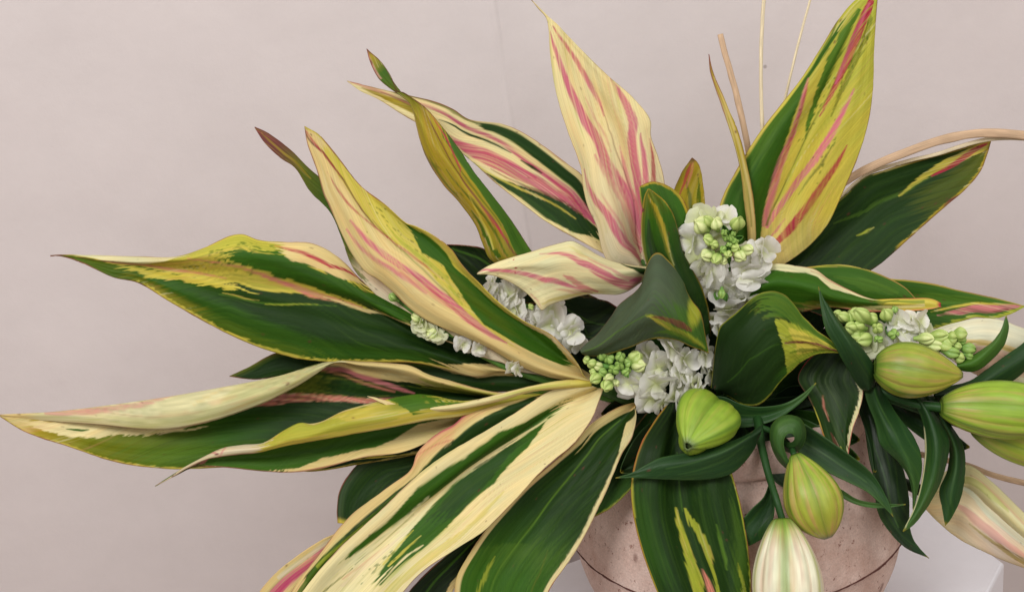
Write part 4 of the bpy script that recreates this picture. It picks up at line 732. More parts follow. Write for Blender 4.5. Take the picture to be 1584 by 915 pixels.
# W
RF([[(1165, 440), (1135, 400), (1118, 360), (1112, 325), (1120, 300), (1130, 280), (1153, 239), (1181, 197), (1213, 156), (1241, 119), (1273, 69), (1296, 32), (1323, 0), (1358, -22)],
    [(1168, 440, .5), (1148, 390, .7), (1148, 340, .8), (1165, 280, .9), (1200, 215, .8), (1245, 145, .6), (1290, 70, .3), (1330, 10, .1), (1358, -22)],
    [(1172, 440, -.3), (1170, 400, -.4), (1186, 349, -.5), (1204, 307, -.5), (1227, 257, -.5), (1259, 188, -.5), (1291, 128, -.4), (1328, 60, -.2), (1352, 5), (1359, -22)],
    [(1176, 440, .3), (1190, 390, .5), (1225, 330, .7), (1265, 250, .7), (1300, 180, .6), (1325, 110, .4), (1343, 45, .2), (1358, -22)],
    [(1182, 440), (1195, 418), (1213, 408), (1227, 399), (1259, 373), (1282, 344), (1305, 294), (1328, 239), (1344, 184), (1351, 128), (1352, 82), (1355, 28), (1359, -22)]],
   [(0, -2), (.4, -.6), (1, -.4)], [(0, 'peach'), (.3, 'yellow'), (.6, 'yellow'), (1, 'lime')],
   [('R', 'lime', [(1305, 60), (1270, 150), (1240, 215)], ('R', 0), dict(a=.35, amp=9)),
    ('R', 'green', [(1140, 390), (1118, 325), (1133, 283), (1157, 242), (1184, 202), (1216, 161), (1244, 122), (1276, 74), (1300, 36)], [(1172, 392), (1181, 330), (1192, 290), (1204, 257), (1227, 184), (1250, 122), (1275, 85), (1300, 45)], dict(amp=1.5)),
    ('R', 'lgreen', [(1150, 250), (1184, 202), (1216, 161), (1250, 118)], [(1175, 260), (1205, 205), (1235, 155), (1255, 120)], dict(amp=5, a=.4)),
    ('S', 'lgreen', [(1330, 15, 5), (1305, 55, 14), (1285, 95, 14), (1268, 140, 12), (1252, 185, 8), (1245, 215, 2)], dict(amp=5)), ('S', 'green', [(1320, 40, 3), (1298, 80, 8), (1275, 130, 8), (1260, 165, 3)], dict(amp=5, a=.7)), ('S', 'green', [(1296, 32, 2), (1278, 75, 10), (1260, 105, 5)], dict(amp=5, a=.7)),
    ('S', 'olive', [(1348, 25, 4), (1337, 60, 14), (1318, 105, 12), (1298, 150, 6), (1285, 180, 2)], dict(amp=6, a=.7)), ('K', 'green', [(1335, 55, 10), (1318, 95, 10), (1300, 130, 10), (1262, 165, 9), (1250, 205, 8), (1270, 255, 8), (1285, 225, 8)], 9), ('S', 'green', [(1342, 20, 2), (1328, 70, 5), (1305, 115, 4)], dict(amp=3, a=.5)),
    ('S', 'rose', [(1251, 122, 2), (1240, 160, 7), (1227, 205, 10), (1204, 262, 16), (1188, 320, 14), (1180, 350, 8)], dict(amp=1)), ('S', 'red', [(1250, 128, 2), (1238, 175, 5), (1220, 225, 6), (1200, 280, 3)], dict(amp=1, a=.6)),
    ('S', 'red', [(1349, 2, 12), (1335, 32, 15), (1323, 60, 15), (1300, 115, 12), (1280, 155, 7), (1268, 180, 2)], dict(amp=1)), ('S', 'pink', [(1345, 5, 4), (1325, 45, 7), (1308, 90, 7), (1292, 130, 4)], dict(amp=2, a=.8)),
    ('S', 'rose', [(1321, 138, 2), (1306, 170, 7), (1291, 197, 10), (1259, 248, 14), (1232, 284, 16), (1200, 330, 13), (1186, 352, 8)], dict(amp=1.4)), ('S', 'pink', [(1318, 145, 2), (1291, 195, 5), (1265, 238, 4)], dict(amp=1, a=.8)),
    ('S', 'olive', [(1286, 229, 1), (1270, 255, 5), (1250, 280, 3), (1235, 300, 1)], dict(amp=2.5, a=.8)),
    ('S', 'red', [(1310, 225, 2), (1296, 250, 7), (1282, 271, 9), (1250, 317, 12), (1218, 358, 13), (1194, 383, 7)], dict(amp=1)), ('S', 'pink', [(1215, 338, 2), (1200, 358, 7), (1188, 372, 3)], dict(a=.8)),
    ('S', 'olive', [(1291, 128, 1), (1259, 188, 2.5), (1227, 257, 2.5), (1204, 307, 3), (1186, 349, 4)], dict(amp=.6, a=.8)), ('S', 'lime', [(1250, 210, 2), (1225, 270, 5), (1205, 310, 3)], dict(a=.6))],
   label='largest upright leaf at the top right, half deep green, half yellow with red streaks', ripple=.04, ew=1.2)
# slender leaf
RF([[(1158, 400), (1156, 350), (1150, 300), (1144, 257), (1133, 215), (1115, 160), (1099, 112), (1096, 84)],
    [(1163, 400, .3), (1162, 350, .3), (1157, 300, .3), (1149, 255, .2), (1137, 210, .1), (1118, 157), (1101, 112), (1096.5, 84)],
    [(1168, 400), (1169, 352), (1164, 300), (1154, 250), (1142, 205), (1122, 155), (1103, 111), (1097, 84)]], [(0, -1), (.3, .6), (1, .2)], [(0, 'peach'), (.5, 'mustard'), (.9, 'mustard'), (1, 'brown')],
   [('S', 'olive', [(1163, 350, 2), (1155, 280, 3), (1140, 215, 2)], dict(amp=2, a=.7)), ('S', 'peach', [(1165, 340, 4), (1152, 260, 4), (1130, 185, 3), (1105, 120, 2)], dict(a=.6))], label='slender yellow leaf, thin as a ribbon, curving up')
# Z
RF([[(1250, 450), (1320, 430), (1391, 432), (1440, 438), (1492, 450), (1545, 462), (1586, 473)], [(1250, 465, -.3), (1340, 470, -.3), (1440, 481, -.2), (1520, 477), (1586, 473.5)],
    [(1250, 480), (1330, 510), (1400, 516), (1434, 511), (1457, 506), (1484, 498), (1510, 491), (1536, 493), (1562, 486), (1586, 474)]], [(0, -1), (1, .2)], [(0, 'dgreen'), (.6, 'green'), (.9, 'mgreen')],
   [('S', 'lgreen', [(1400, 455, 4), (1450, 462, 16), (1500, 464, 12), (1550, 470, 4)], dict(a=.6, amp=4)), ('S', 'yellow', [(1440, 482, 2), (1490, 472, 4), (1540, 470, 4), (1570, 472, 3)], dict(amp=1)), ('S', 'rose', [(1450, 487, 2), (1489, 481, 11), (1525, 478, 13), (1555, 475, 10), (1582, 473.5, 4)], dict(amp=1)), ('S', 'brown', [(1470, 486, 1), (1520, 483, 4), (1560, 478, 4)], dict(a=.6)),
    ('R', 'yellow', ('L', 3), ('L', -3), dict(amp=1)), ('R', 'lime', ('R', 8), ('R', -3), dict(amp=3, u=(.5, 1)))], label='pointed green leaf with a rosy midrib reaching the right edge')
# Y2, Y1
RF([[(1175, 430), (1215, 420), (1247, 413), (1300, 409.5), (1335, 415), (1377, 431), (1401, 445), (1416, 461)], [(1175, 445), (1240, 445), (1300, 460), (1360, 468), (1416, 463)]], [(0, 0), (1, 1.4)], [(0, 'dgreen'), (.5, 'green'), (1, 'mgreen')],
   [('S', 'lgreen', [(1290, 428, 3), (1340, 440, 18), (1390, 452, 8)], dict(a=.5, amp=4)), ('R', 'yellow', ('L', 3), ('L', -3), {})], cup=.3, label='bright green leaf arching behind the cream-edged one')
RF([[(1150, 455), (1165, 435), (1180, 417), (1195, 408), (1214, 408), (1230, 411), (1261, 417), (1282, 432), (1317, 450), (1348, 462), (1378, 462), (1405, 461.5), (1435, 461), (1447, 464), (1456, 469)],
    [(1155, 460, .8), (1185, 440, 1), (1230, 440, 1.1), (1290, 458, .9), (1340, 467, .5), (1405, 469, .3), (1455, 470)],
    [(1160, 465, .2), (1185, 460, .3), (1240, 466, .3), (1290, 470, .2), (1340, 476), (1405, 477), (1455, 473)],
    [(1165, 470), (1200, 475), (1240, 482), (1262, 478), (1286, 475), (1335, 481.5), (1370, 482), (1405, 481), (1434, 479), (1457, 474)]],
   [(0, .5), (.4, 2.4), (1, 2.8)], [(0, 'green'), (.4, 'green'), (.68, 'mgreen'), (.72, 'yellow'), (1, 'yellow')],
   [('R', 'olive', [(1240, 468), (1290, 465), (1340, 470)], ('R', -3), dict(a=.8)), ('R', 'brown', [(1230, 475), (1270, 473), (1300, 474)], ('R', -3), dict(a=.6)), ('R', 'pale', ('L', -4), [(1180, 424), (1214, 420), (1245, 422), (1265, 430), (1285, 446), (1320, 456), (1350, 464)], dict(amp=1.2)),
    ('S', 'cream', [(1320, 476, 6), (1370, 474, 8), (1430, 472, 6)], dict(amp=2, a=.7)), ('S', 'lgreen', [(1350, 466, 2), (1390, 466, 5), (1430, 467, 4)], dict(amp=3, a=.7)), ('S', 'olive', [(1340, 463, 2), (1365, 468, 4), (1390, 464, 2)], dict(a=.8)), ('S', 'sal', [(1290, 478, 2), (1350, 480, 4), (1420, 479, 4), (1450, 476, 4)], dict(a=.7)), ('U', 'red', .975, .998),
    ('S', 'red', [(1255, 420, 1), (1282, 434, 2.6), (1317, 451, 2.4), (1345, 462, 2)], dict(vr=(0, .2), a=.8))], label='green leaf with a wide cream upper edge and a red cut tip', edge='red', ew=1.4)
# V
RF([[(1100, 600, 0), (1103, 570), (1107, 535), (1114, 505), (1124, 495), (1137, 485), (1149, 474), (1162, 462), (1175, 453.5), (1187, 450.5), (1197, 450), (1208, 453), (1218, 459), (1232, 475), (1240, 487), (1250, 497), (1264, 511), (1279, 521), (1293, 533), (1307, 546)],
    [(1105, 602, .9), (1120, 560, 1.1), (1145, 520, 1.4), (1175, 492, 1.5), (1200, 492, 1.4), (1225, 510, 1.1), (1250, 525, .8), (1280, 537, .4), (1307, 546)],
    [(1110, 604, .9), (1140, 590, 1.2), (1170, 562, 1.4), (1195, 545, 1.3), (1215, 535, 1.1), (1240, 533, .8), (1270, 537, .4), (1307, 546.2)],
    [(1118, 607), (1130, 614), (1145, 624), (1160, 627), (1172, 626), (1181, 621), (1192, 610), (1202, 597), (1214, 583), (1226, 572), (1238, 561), (1251, 553), (1262, 548), (1272, 546), (1290, 545), (1307, 546.5)]],
   [(0, 1.5), (.4, 3.6), (1, 4)], [(0, 'xgreen'), (.5, 'dgreen'), (1, 'dgreen')],
   [('R', 'lime', [(1219, 498), (1238, 502), (1262, 517), (1292, 537)], ('R', 3), dict(amp=3, u=(.56, 1), fade=4, fing=.22)),
    ('R', 'yellow', [(1219, 508), (1238, 512), (1262, 523), (1292, 539)], [(1196, 566), (1215, 556), (1245, 545), (1285, 542)], dict(amp=4, len=22, fade=4, fing=.2)), ('S', 'green', [(1222, 545, 3), (1240, 541, 7), (1262, 540, 4)], dict(amp=4, a=.6)),
    ('R', 'mgreen', ('L', 3), [(1225, 500), (1260, 520), (1300, 542)], dict(amp=4, a=.8, u=(.5, 1))), ('R', 'green', ('R', 0), [(1205, 575), (1250, 548), (1290, 541)], dict(amp=3, a=.6)), ('S', 'olive', [(1215, 522, 2), (1235, 520, 6), (1260, 526, 7), (1285, 537, 3)], dict(amp=4, a=.6)),
    ('S', 'mgreen', [(1125, 590, 1.5), (1160, 555, 2), (1205, 531, 2)], dict(a=.45, amp=.3)), ('S', 'brown', [(1214, 530, 3), (1240, 529, 5), (1268, 533, 5), (1300, 544, 4)], dict(amp=1)), ('R', 'lime', ('L', 3), ('L', -3), dict(amp=.7)), ('R', 'lime', ('R', 3.5), ('R', -3), dict(amp=.7)), ('U', 'sal', .97, .995)],
   label='very dark leaf folded at its middle, its tip streaked yellow', edge='brown', ew=1.2, var=.3)
# Cd under V
RF([[(1262, 545), (1245, 562), (1234, 585), (1252, 617), (1266, 650), (1274, 675), (1285, 697), (1299, 715), (1307, 733)], [(1285, 545, -.5), (1290, 600, -.6), (1300, 650, -.6), (1307, 700, -.3), (1307.5, 733)],
    [(1305, 545), (1328, 575), (1335, 606), (1329, 635), (1320, 660), (1314, 690), (1311, 715), (1308, 733)]], [(0, 1.5), (.5, 3.4), (1, 4.4)], [(0, 'xgreen'), (.8, 'dgreen'), (.92, 'olive'), (1, 'rose')],
   [('R', 'ggreen', [(1250, 590), (1280, 640), (1295, 680)], [(1290, 590), (1300, 640), (1304, 690)], dict(a=.5, amp=5)), ('R', 'pale', ('R', 7), ('R', -3), dict(amp=3, u=(.25, .8))), ('S', 'sal', [(1272, 612, 2), (1274, 630, 4), (1282, 650, 2)], dict(a=.7, amp=2)), ('S', 'lime', [(1300, 690, 2), (1305, 705, 8), (1307, 720, 4)], dict(amp=2)), ('R', 'lime', ('L', 3), ('L', -3), dict(u=(.5, 1))), ('S', 'red', [(1298, 700, 4), (1305, 722, 6), (1307, 730, 4)], {}), ('S', 'brown', [(1285, 670, 2), (1295, 690, 10), (1303, 712, 6)], dict(a=.6))],
   label='dark leaf hanging straight down to a pink point', edge='red', ew=1.6)

# ------------------------------------------------------------------ leaves hanging over the front of the pot
front = empty('cordyline_shoot', P(1050, 640, 1), 'cordyline shoot with one broad dark leaf hanging down over the front of the pot', 'leaves')
tube('stem', front, [(1045, 636, 0), (1055, 640, -2), (1070, 670, -6), (1085, 740, -11)], [16, 20, 18], MAT_LILY, 'lilyl')
blade('leaf', front, [[(1035, 622, -.5), (1019, 641), (1006, 660), (996, 676), (988, 695), (982, 715), (976, 754), (980, 800), (994, 855), (1014, 909), (1045, 985)],
    [(1042, 622, .2), (1030, 660, .3), (1018, 710, .5), (1014, 780, .5), (1030, 850, .5), (1052, 920, .5), (1080, 990, .3)],
    [(1050, 622, -.3), (1045, 680, -.5), (1050, 746, -.6), (1056, 793, -.6), (1073, 847, -.5), (1095, 900, -.5), (1115, 990, -.4)],
    [(1058, 622, .2), (1075, 670, .4), (1095, 730, .6), (1108, 790, .6), (1122, 850, .5), (1132, 910, .4), (1138, 990, .2)],
    [(1066, 622, -.4), (1100, 655), (1122, 700), (1134, 737), (1145, 777), (1155, 831), (1160, 870), (1162, 915), (1158, 990)]],
   [(0, 1.5), (.12, 4.6), (.3, 5.6), (.5, 6), (1, 7.4)], [(0, 'xgreen'), (.4, 'dgreen'), (.8, 'dgreen'), (1, 'green')],
   [('R', 'green', ('L', 1), [(1000, 760), (1012, 820), (1040, 890)], dict(a=.4, amp=6)), ('R', 'lgreen', [(1130, 800), (1135, 860), (1135, 930)], ('R', 2), dict(a=.35, amp=7)),
    ('S', 'lime', [(1046, 785, 3), (1050, 810, 9), (1058, 835, 14), (1068, 870, 18), (1080, 910, 20), (1090, 950, 16)], dict(amp=7, len=35)), ('S', 'lime', [(1060, 785, 3), (1075, 812, 12), (1093, 845, 12), (1105, 885, 8), (1115, 930, 4)], dict(amp=6, len=35)), ('S', 'lgreen', [(1108, 810, 2), (1116, 845, 6), (1124, 880, 4)], dict(amp=4, a=.7)), ('S', 'lime', [(1142, 870, 2), (1150, 900, 8), (1152, 940, 6)], dict(amp=5, a=.6)),
    ('S', 'sal', [(1086, 880, 2), (1094, 898, 9), (1102, 920, 12), (1108, 950, 8)], dict(amp=1)), ('S', 'mgreen', [(1050, 746, 2.4), (1048, 700, 2), (1055, 790, 3)], dict(amp=.3, a=.7)),
    ('R', 'mustard', ('L', 4), ('L', -3), dict(amp=1)), ('R', 'lime', ('R', 4.5), ('R', -3), dict(amp=1.5, u=(.2, 1))), ('S', 'lime', [(979, 735, 1), (978, 760, 8), (983, 800, 3)], dict(a=.6, vr=(0, .3)))],
   label='broad dark leaf over the pot with lime streaks spreading down its middle', edge='red', ew=1.8, ripple=.03)
# ------------------------------------------------------------------ lily stems: buds, leaves and an opening flower
_bn = [0]
def bud(parent, a, b, R, twist=0.0, pk=.48, full=.72, cols=('budg', 'budy'), label=None, rib='mgreen', blush=.0, tipc='ggreen', n_out=3, groove=.10, tri=.0, mid=None):
    A, B = P(*a), P(*b); ax = B - A; Ln = ax.length; ax.normalize()
    s = ax.cross(FWD); s = (s if s.length > .05 else ax.cross(RGT)).normalized(); t = ax.cross(s)
    Rm = R * 0.000505 * (1 - (a[2] + b[2]) / 200)
    ea = math.log(.5) / math.log(pk)
    core = None
    def ring(tt): return max(math.sin(math.pi * min(tt, 1) ** ea), 0) ** full
    def patch(name, th0, half, scale, par, core_=False):
        nt_, ns = 76, 49 if not core_ else 36; V = []; cl = []; uv = []
        for i in range(nt_):
            q = i / (nt_ - 1); tt = .03 + .955 * q if not core_ else .02 + .95 * q
            for j in range(ns):
                sv = j / (ns - 1) * 2 - 1 if not core_ else j / ns * 2 - 1
                th = th0 + half * sv + .25 * q
                # tepal outline, boat-shaped, margins tucked in a little, a raised rib down its back
                r = Rm * (1 + tri * math.cos(3 * (th - twist))) * (ring(tt) * (1 - groove * abs(sv) ** 3.2 - .012) + .06 * (q > .0) * (1 - q))
                if not core_:
                    r += Rm * .045 * math.exp(-(sv / .16) ** 2) * ring(tt) - Rm * .035 * (math.exp(-((abs(sv) - .26) / .07) ** 2)) * ring(tt)
                    r += Rm * .012 * float(noise(sv * 3 + th0 * 3, q * 5, 3))
                if core_: r *= .86
                p = A + ax * Ln * (tt if not core_ else tt * .97) + (s * math.cos(th) + t * math.sin(th)) * r * scale
                V.append(p)
                c = C[cols[0]] * (1 - q) + C[cols[1]] * q
                if mid: g_ = float(sstep(.04, .30, np.array(q + .10 * (1 - abs(sv))))); c = C[cols[0]] * (1 - g_) + (C[mid] * (1 - max(0, q - .4)) + C[cols[1]] * max(0, q - .4)) * g_; e_ = float(sstep(.55, .95, np.array(abs(sv)))) * .55; c = c * (1 - e_) + C['budg'] * e_
                nz = float(noise(q * 3.5, sv * 14 + th0 * 7, 5)); m = sstep(-.25, .8, np.array(nz + blush * 1.4 - .45)) * min(1, blush * 1.2); c = c * (1 - m) + C['sal'] * .75 * m
                m = math.exp(-(sv / .06) ** 2) * .7 * (1 - .2 * q); c = c * (1 - m) + C[rib] * m
                m = math.exp(-((abs(sv) - .34) / .12) ** 2) * .08; c = c * (1 - m) + C['lime'] * m
                m = float(sstep(.72, 1, np.array(abs(sv)))) * .45; c = c * (1 - m) + C['mgreen'] * m
                m = max(0, (q - .94) / .06) * .8; c = c * (1 - m) + C[tipc] * m
                m = max(0, (.10 - q) / .10) * .7; c = c * (1 - m) + C['mgreen'] * m
                cl.append(c * (1 + .06 * float(noise(q * 6 + th0, sv * 30, 12)) + .05 * float(noise(q * 16, sv * 11 + th0, 14)) + .08 * nz + .05 * float(noise(q * 14, sv * 5, 9)))); uv.append((q * Ln, sv * Rm))
        F = []
        for i in range(nt_ - 1):
            for j in range(ns - 1 if not core_ else ns):
                F.append([i * ns + j, (i + 1) * ns + j, (i + 1) * ns + (j + 1) % ns, i * ns + (j + 1) % ns])
        if core_: F.append(list(range(ns))); F.append([(nt_ - 1) * ns + j for j in range(ns)][::-1])
        o = mesh_obj(name, [tuple(v) for v in V], F, MAT_BUD, par)
        set_pigment(o.data, np.clip(np.array(cl), .002, .92), np.array(uv))
        if not core_: m_ = o.modifiers.new('thickness', 'SOLIDIFY'); m_.thickness = .0009; m_.offset = -1
        return o
    core = patch('bud', twist, math.pi, 1, parent, True)
    if label: core['label'] = label
    for k in range(3): patch('tepal', twist + k * 2 * math.pi / 3, math.radians(62), 1.0, core)
    return core
C.update({k: lin(v) for k, v in dict(budg=(140, 172, 48), budy=(180, 186, 60), budd=(124, 154, 42), budo=(166, 164, 58), budw=(228, 226, 196), budp=(232, 214, 190), buddk=(88, 130, 48)).items()})

MP = dict(mat=MAT_LILY, edge=None)
def stemtube(par, pts, w=(12, 13, 16), pig='lily'): return tube('stem', par, pts, list(w), MAT_LILY, pig)

# centre lily: one bud pointing at the viewer
l1 = empty('budding_lily', P(1100, 640, 1), 'lily stem with one green bud facing the viewer below the white flowers', 'lily')
stemtube(l1, [(1110, 625, 4.3), (1116, 632, 2), (1118, 660, -3), (1120, 760, -11)])
bud(l1, (1106, 630, 3.6), (1064, 690, 8.6), 44, twist=.9, pk=.38, full=.66, cols=('budd', 'budg'), blush=.12, groove=.16, tri=.15)
blade('leaf', l1, [[(1180, 655), (1155, 672), (1112, 688), (1060, 700), (1020, 708), (1000, 718), (976, 731), (952, 738)], [(1178, 665, .5), (1140, 690, .6), (1085, 712, .5), (1030, 722, .4), (980, 734), (952, 738.5)],
      [(1176, 672), (1163, 700), (1132, 731), (1100, 740), (1060, 742), (1019, 740), (980, 738), (952, 739)]], [(0, 5.4), (.3, 7.0), (1, 6.6)], [(0, 'lilyd'), (1, 'lily')], [('S', 'lilyl', [(1160, 675, 2), (1100, 705, 2), (1030, 724, 2)], dict(amp=.3, a=.6)), ('S', 'lilyl', [(1150, 690, 1), (1100, 720, 3), (1050, 732, 1)], dict(a=.4))], **MP)
blade('leaf', l1, [[(1095, 612, .3), (1120, 613), (1145, 624), (1168, 629), (1212, 624), (1241, 609), (1262, 591)], [(1100, 635, -.3), (1140, 645, -.4), (1190, 640, -.3), (1230, 622), (1262, 592)],
      [(1105, 655), (1138, 661), (1175, 657), (1212, 642), (1244, 617), (1263, 592)]], [(0, 1.5), (.5, 3.0), (1, 3.4)], [(0, 'lilyd'), (.5, 'lily'), (1, 'lilyl')], [('S', 'lilyl', [(1110, 636, 1.5), (1170, 641, 2), (1225, 624, 2)], dict(amp=.3, a=.5))], **MP)

# lower lily: leaning bud, a paler bud below it, a leaf curled like a scroll
l2 = empty('budding_lily', P(1180, 660, 2), 'lily stem leaning over the pot with two buds and a leaf curled like a scroll', 'lily')
stemtube(l2, [(1211, 806, 7.6), (1202, 775, 7.4), (1190, 737, 6.2), (1178, 690, 4.6), (1168, 640, 1), (1150, 660, -4), (1140, 760, -11)], (11, 11, 12, 14, 16, 16, 16))
stemtube(l2, [(1229, 704, 6.4), (1222, 690, 5.6), (1204, 672, 4.2), (1176, 660, 3)], (10, 9, 10))
bud(l2, (1228, 699, 6.4), (1281, 832, 7.4), 43, twist=2.5, pk=.58, full=.70, cols=('budg', 'budo'), blush=.34, label='smaller olive bud leaning right over the pot')
bud(l2, (1209, 796, 7.4), (1228, 1010, 9.5), 52, twist=.65, pk=.55, full=.62, cols=('budg', 'budp'), mid='budw', rib='lime', blush=.30, tipc='budp', label='paler cream-white bud, the lowest of the lily buds')
blade('leaf', l2, [[(1222, 728, .2), (1208, 716), (1196, 697), (1191, 672), (1196, 654), (1208, 644), (1224, 642), (1239, 648), (1246, 664), (1245, 682), (1236, 696), (1222, 700), (1210, 692), (1206, 680), (1211, 672)],
      [(1223, 726, .9), (1212, 712, 1), (1201, 694, 1), (1197, 674, 1.1), (1201, 659, 1.2), (1211, 650, 1.2), (1224, 648, 1.3), (1236, 654, 1.3), (1241, 667, 1.2), (1239, 681, 1.1), (1231, 691, 1), (1220, 693, .9), (1212, 687, .8), (1210, 680, .7), (1213, 675, .6)],
      [(1224, 724, 1.2), (1219, 710, 1.4), (1213, 694, 1.6), (1212, 682, 1.8), (1214, 675, 1.9), (1219, 670, 2), (1224, 670, 2), (1228, 673, 1.9), (1229, 678, 1.8), (1227, 682, 1.6), (1223, 684, 1.4), (1219, 683, 1.2), (1216, 681, 1), (1215, 679, .9), (1216, 677, .7)]],
      [(0, 5.4), (1, 5.0)], [(0, 'lily'), (.4, 'lilyl'), (1, 'lily')], [('R', 'lgreen', ('L', 2), ('L', -3), dict(a=.6, amp=.3))], res=1.6, mat=MAT_LILY, edge=None, label='leaf curled into a scroll')
blade('leaf', l2, [[(1190, 748), (1180, 770), (1164, 785), (1151, 800), (1140, 815), (1146, 830), (1155, 844)], [(1191, 750, -.3), (1192, 775, -.3), (1180, 800, -.3), (1164, 825), (1155, 844)], [(1193, 750), (1198, 785), (1195, 807), (1188, 822), (1179, 832), (1156, 845)]], [(0, 6), (1, 5.6)], [(0, 'lilyd'), (1, 'lily')], [], **MP)
blade('leaf', l2, [[(1195, 640), (1220, 643), (1248, 657), (1285, 682), (1321, 708), (1351, 734), (1372, 770), (1382, 799)], [(1192, 655, -.4), (1230, 675, -.4), (1280, 705, -.4), (1330, 738, -.3), (1365, 772), (1382, 799)], [(1190, 668), (1233, 697), (1274, 726), (1303, 741), (1340, 759), (1362, 778), (1382, 799)]],
      [(0, 2.6), (.5, 5), (1, 5.4)], [(0, 'lilyd'), (1, 'lily')], [('S', 'lilyl', [(1230, 675, 2), (1280, 705, 2), (1340, 745, 2)], dict(amp=.3, a=.5)), ('R', 'lilyl', ('R', 3), ('R', -3), dict(a=.5, amp=1))], **MP)
blade('leaf', l2, [[(1270, 740), (1303, 757), (1325, 771), (1350, 777), (1380, 779), (1401, 779)], [(1268, 750), (1303, 770), (1325, 780), (1347, 784.5), (1376, 784), (1401, 780)]], [(0, 3.6), (1, 5.6)], 'lilyl', [], cup=-.1, **MP)
blade('leaf', l2, [[(1180, 660), (1170, 690), (1180, 720), (1200, 745), (1225, 760), (1245, 775)], [(1195, 655), (1215, 680), (1235, 715), (1245, 745), (1248, 775)]], [(0, 2), (1, 4.6)], 'lilyd', [], **MP)

# right-hand lily: leaves, three buds, an opening flower, beyond the rim
l3 = empty('budding_lily', P(1345, 590, 2), 'lily stem on the right with three fat green buds and drooping leaves', 'lily')
stemtube(l3, [(1353, 568, 3.0), (1338, 590, 2.4), (1310, 630, 0), (1250, 690, -5), (1190, 760, -11)], (14, 16, 18, 20, 20), 'lilyd')
stemtube(l3, [(1458, 630, 4.2), (1420, 625, 3.4), (1380, 612, 2.6), (1340, 592, 1.8)], (16, 15, 15, 16), 'lily')
stemtube(l3, [(1506, 662, 2.8), (1470, 650, 2.6), (1420, 632, 2.4), (1370, 614, 2)], (14, 13, 13, 14), 'lily')
bud(l3, (1350, 567, 3.8), (1490, 580, 4.8), 41, twist=.28, pk=.40, full=.80, cols=('budd', 'budo'), blush=.30, label='plump olive-green bud lying level under the white flowers')
bud(l3, (1450, 629, 4.2), (1660, 640, 5.0), 43, twist=.12, pk=.50, full=.60, cols=('budg', 'budg'), blush=.32, label='long bright green bud reaching the right edge')
bud(l3, (1500, 656, 2.6), (1690, 706, 3.0), 37, twist=.9, pk=.50, full=.60, cols=('budd', 'budy'), blush=.2, label='green bud half hidden beneath the long bright one')
def LL(g, z, base='lilyd', ops=(), rib=None, **k):
    o = list(ops)
    if rib: o.append(('S', 'lilyl', [(p[0], p[1], 2.2) for p in rib], dict(amp=.3, a=.6)))
    kk = dict(MP); kk.update(k); return blade('leaf', l3, g, z, base, o, **kk)
LL([[(1478, 572), (1510, 573), (1536, 554), (1554, 531), (1560, 505), (1557, 488)], [(1480, 566, .4), (1505, 560, .5), (1530, 540, .5), (1546, 520, .3), (1556, 489)], [(1480, 560), (1510, 546), (1536, 527), (1551, 505), (1555.5, 489)]], [(0, 3), (1, 3.2)], [(0, 'mgreen'), (1, 'lilyl')], cup=0)
LL([[(1440, 600), (1497, 590), (1523, 573), (1549, 554), (1584, 529), (1640, 480)], [(1445, 612, .5), (1500, 603, .6), (1550, 575, .6), (1590, 548, .5), (1640, 482)], [(1450, 622), (1500, 618), (1550, 598), (1584, 575), (1615, 540), (1641, 483)]], [(0, 2.2), (1, 2.6)], [(0, 'lilyd'), (1, 'lily')])
LL([[(1340, 605), (1331, 600), (1310, 569), (1293, 537), (1277, 509), (1270, 478), (1266, 445)], [(1345, 603, .5), (1340, 575, .6), (1320, 540, .6), (1298, 505, .5), (1280, 475, .2), (1266, 444)], [(1352, 600), (1353, 569), (1335, 541), (1307, 509), (1283, 474), (1269, 455), (1266, 443)]], [(0, 3), (.4, 4.6), (1, 4)], [(0, 'lilyd'), (1, 'lily')])
LL([[(1344, 585), (1338, 600), (1340, 617), (1354, 653), (1362, 686), (1391, 715), (1405, 737), (1411, 760), (1412, 790)], [(1350, 590, .6), (1360, 630, .8), (1385, 680, .8), (1405, 720, .7), (1414, 755, .4), (1413, 790)], [(1358, 590), (1384, 635), (1413, 675), (1424, 700), (1426, 726), (1420, 756), (1413, 791)]], [(0, 2), (.4, 4.6), (1, 4.6)], [(0, 'lilyd'), (.5, 'lily'), (1, 'lilyl')], rib=[(1352, 600), (1385, 670), (1408, 725)])
LL([[(1400, 600), (1424, 642), (1431, 686), (1428, 726), (1422, 760), (1412, 790), (1402, 810), (1396, 821)], [(1412, 602, .6), (1436, 640, .8), (1450, 690, .9), (1444, 740, .7), (1424, 785, .4), (1397, 821)], [(1425, 605), (1450, 646), (1468, 679), (1464, 715), (1450, 756), (1431, 789), (1412, 812), (1397, 821.5)]], [(0, 2.8), (.4, 4.2), (1, 5)], [(0, 'lilyd'), (.5, 'lily'), (1, 'lilyl')], [('R', 'pale', ('L', 2.5), ('L', -3), dict(a=.8, u=(.35, .95), amp=.5))])
LL([[(1425, 612), (1450, 650), (1468, 690), (1466, 726), (1453, 759), (1457, 785), (1462, 812)], [(1435, 612, .5), (1462, 655, .6), (1480, 700, .6), (1476, 750, .5), (1468, 785, .2), (1462, 812)], [(1445, 612), (1471, 657), (1490, 690), (1493, 726), (1486, 770), (1470, 803), (1462.5, 812)]], [(0, 2.4), (1, 3.2)], [(0, 'lilyd'), (1, 'lily')], rib=[(1460, 655), (1479, 710), (1470, 780)])
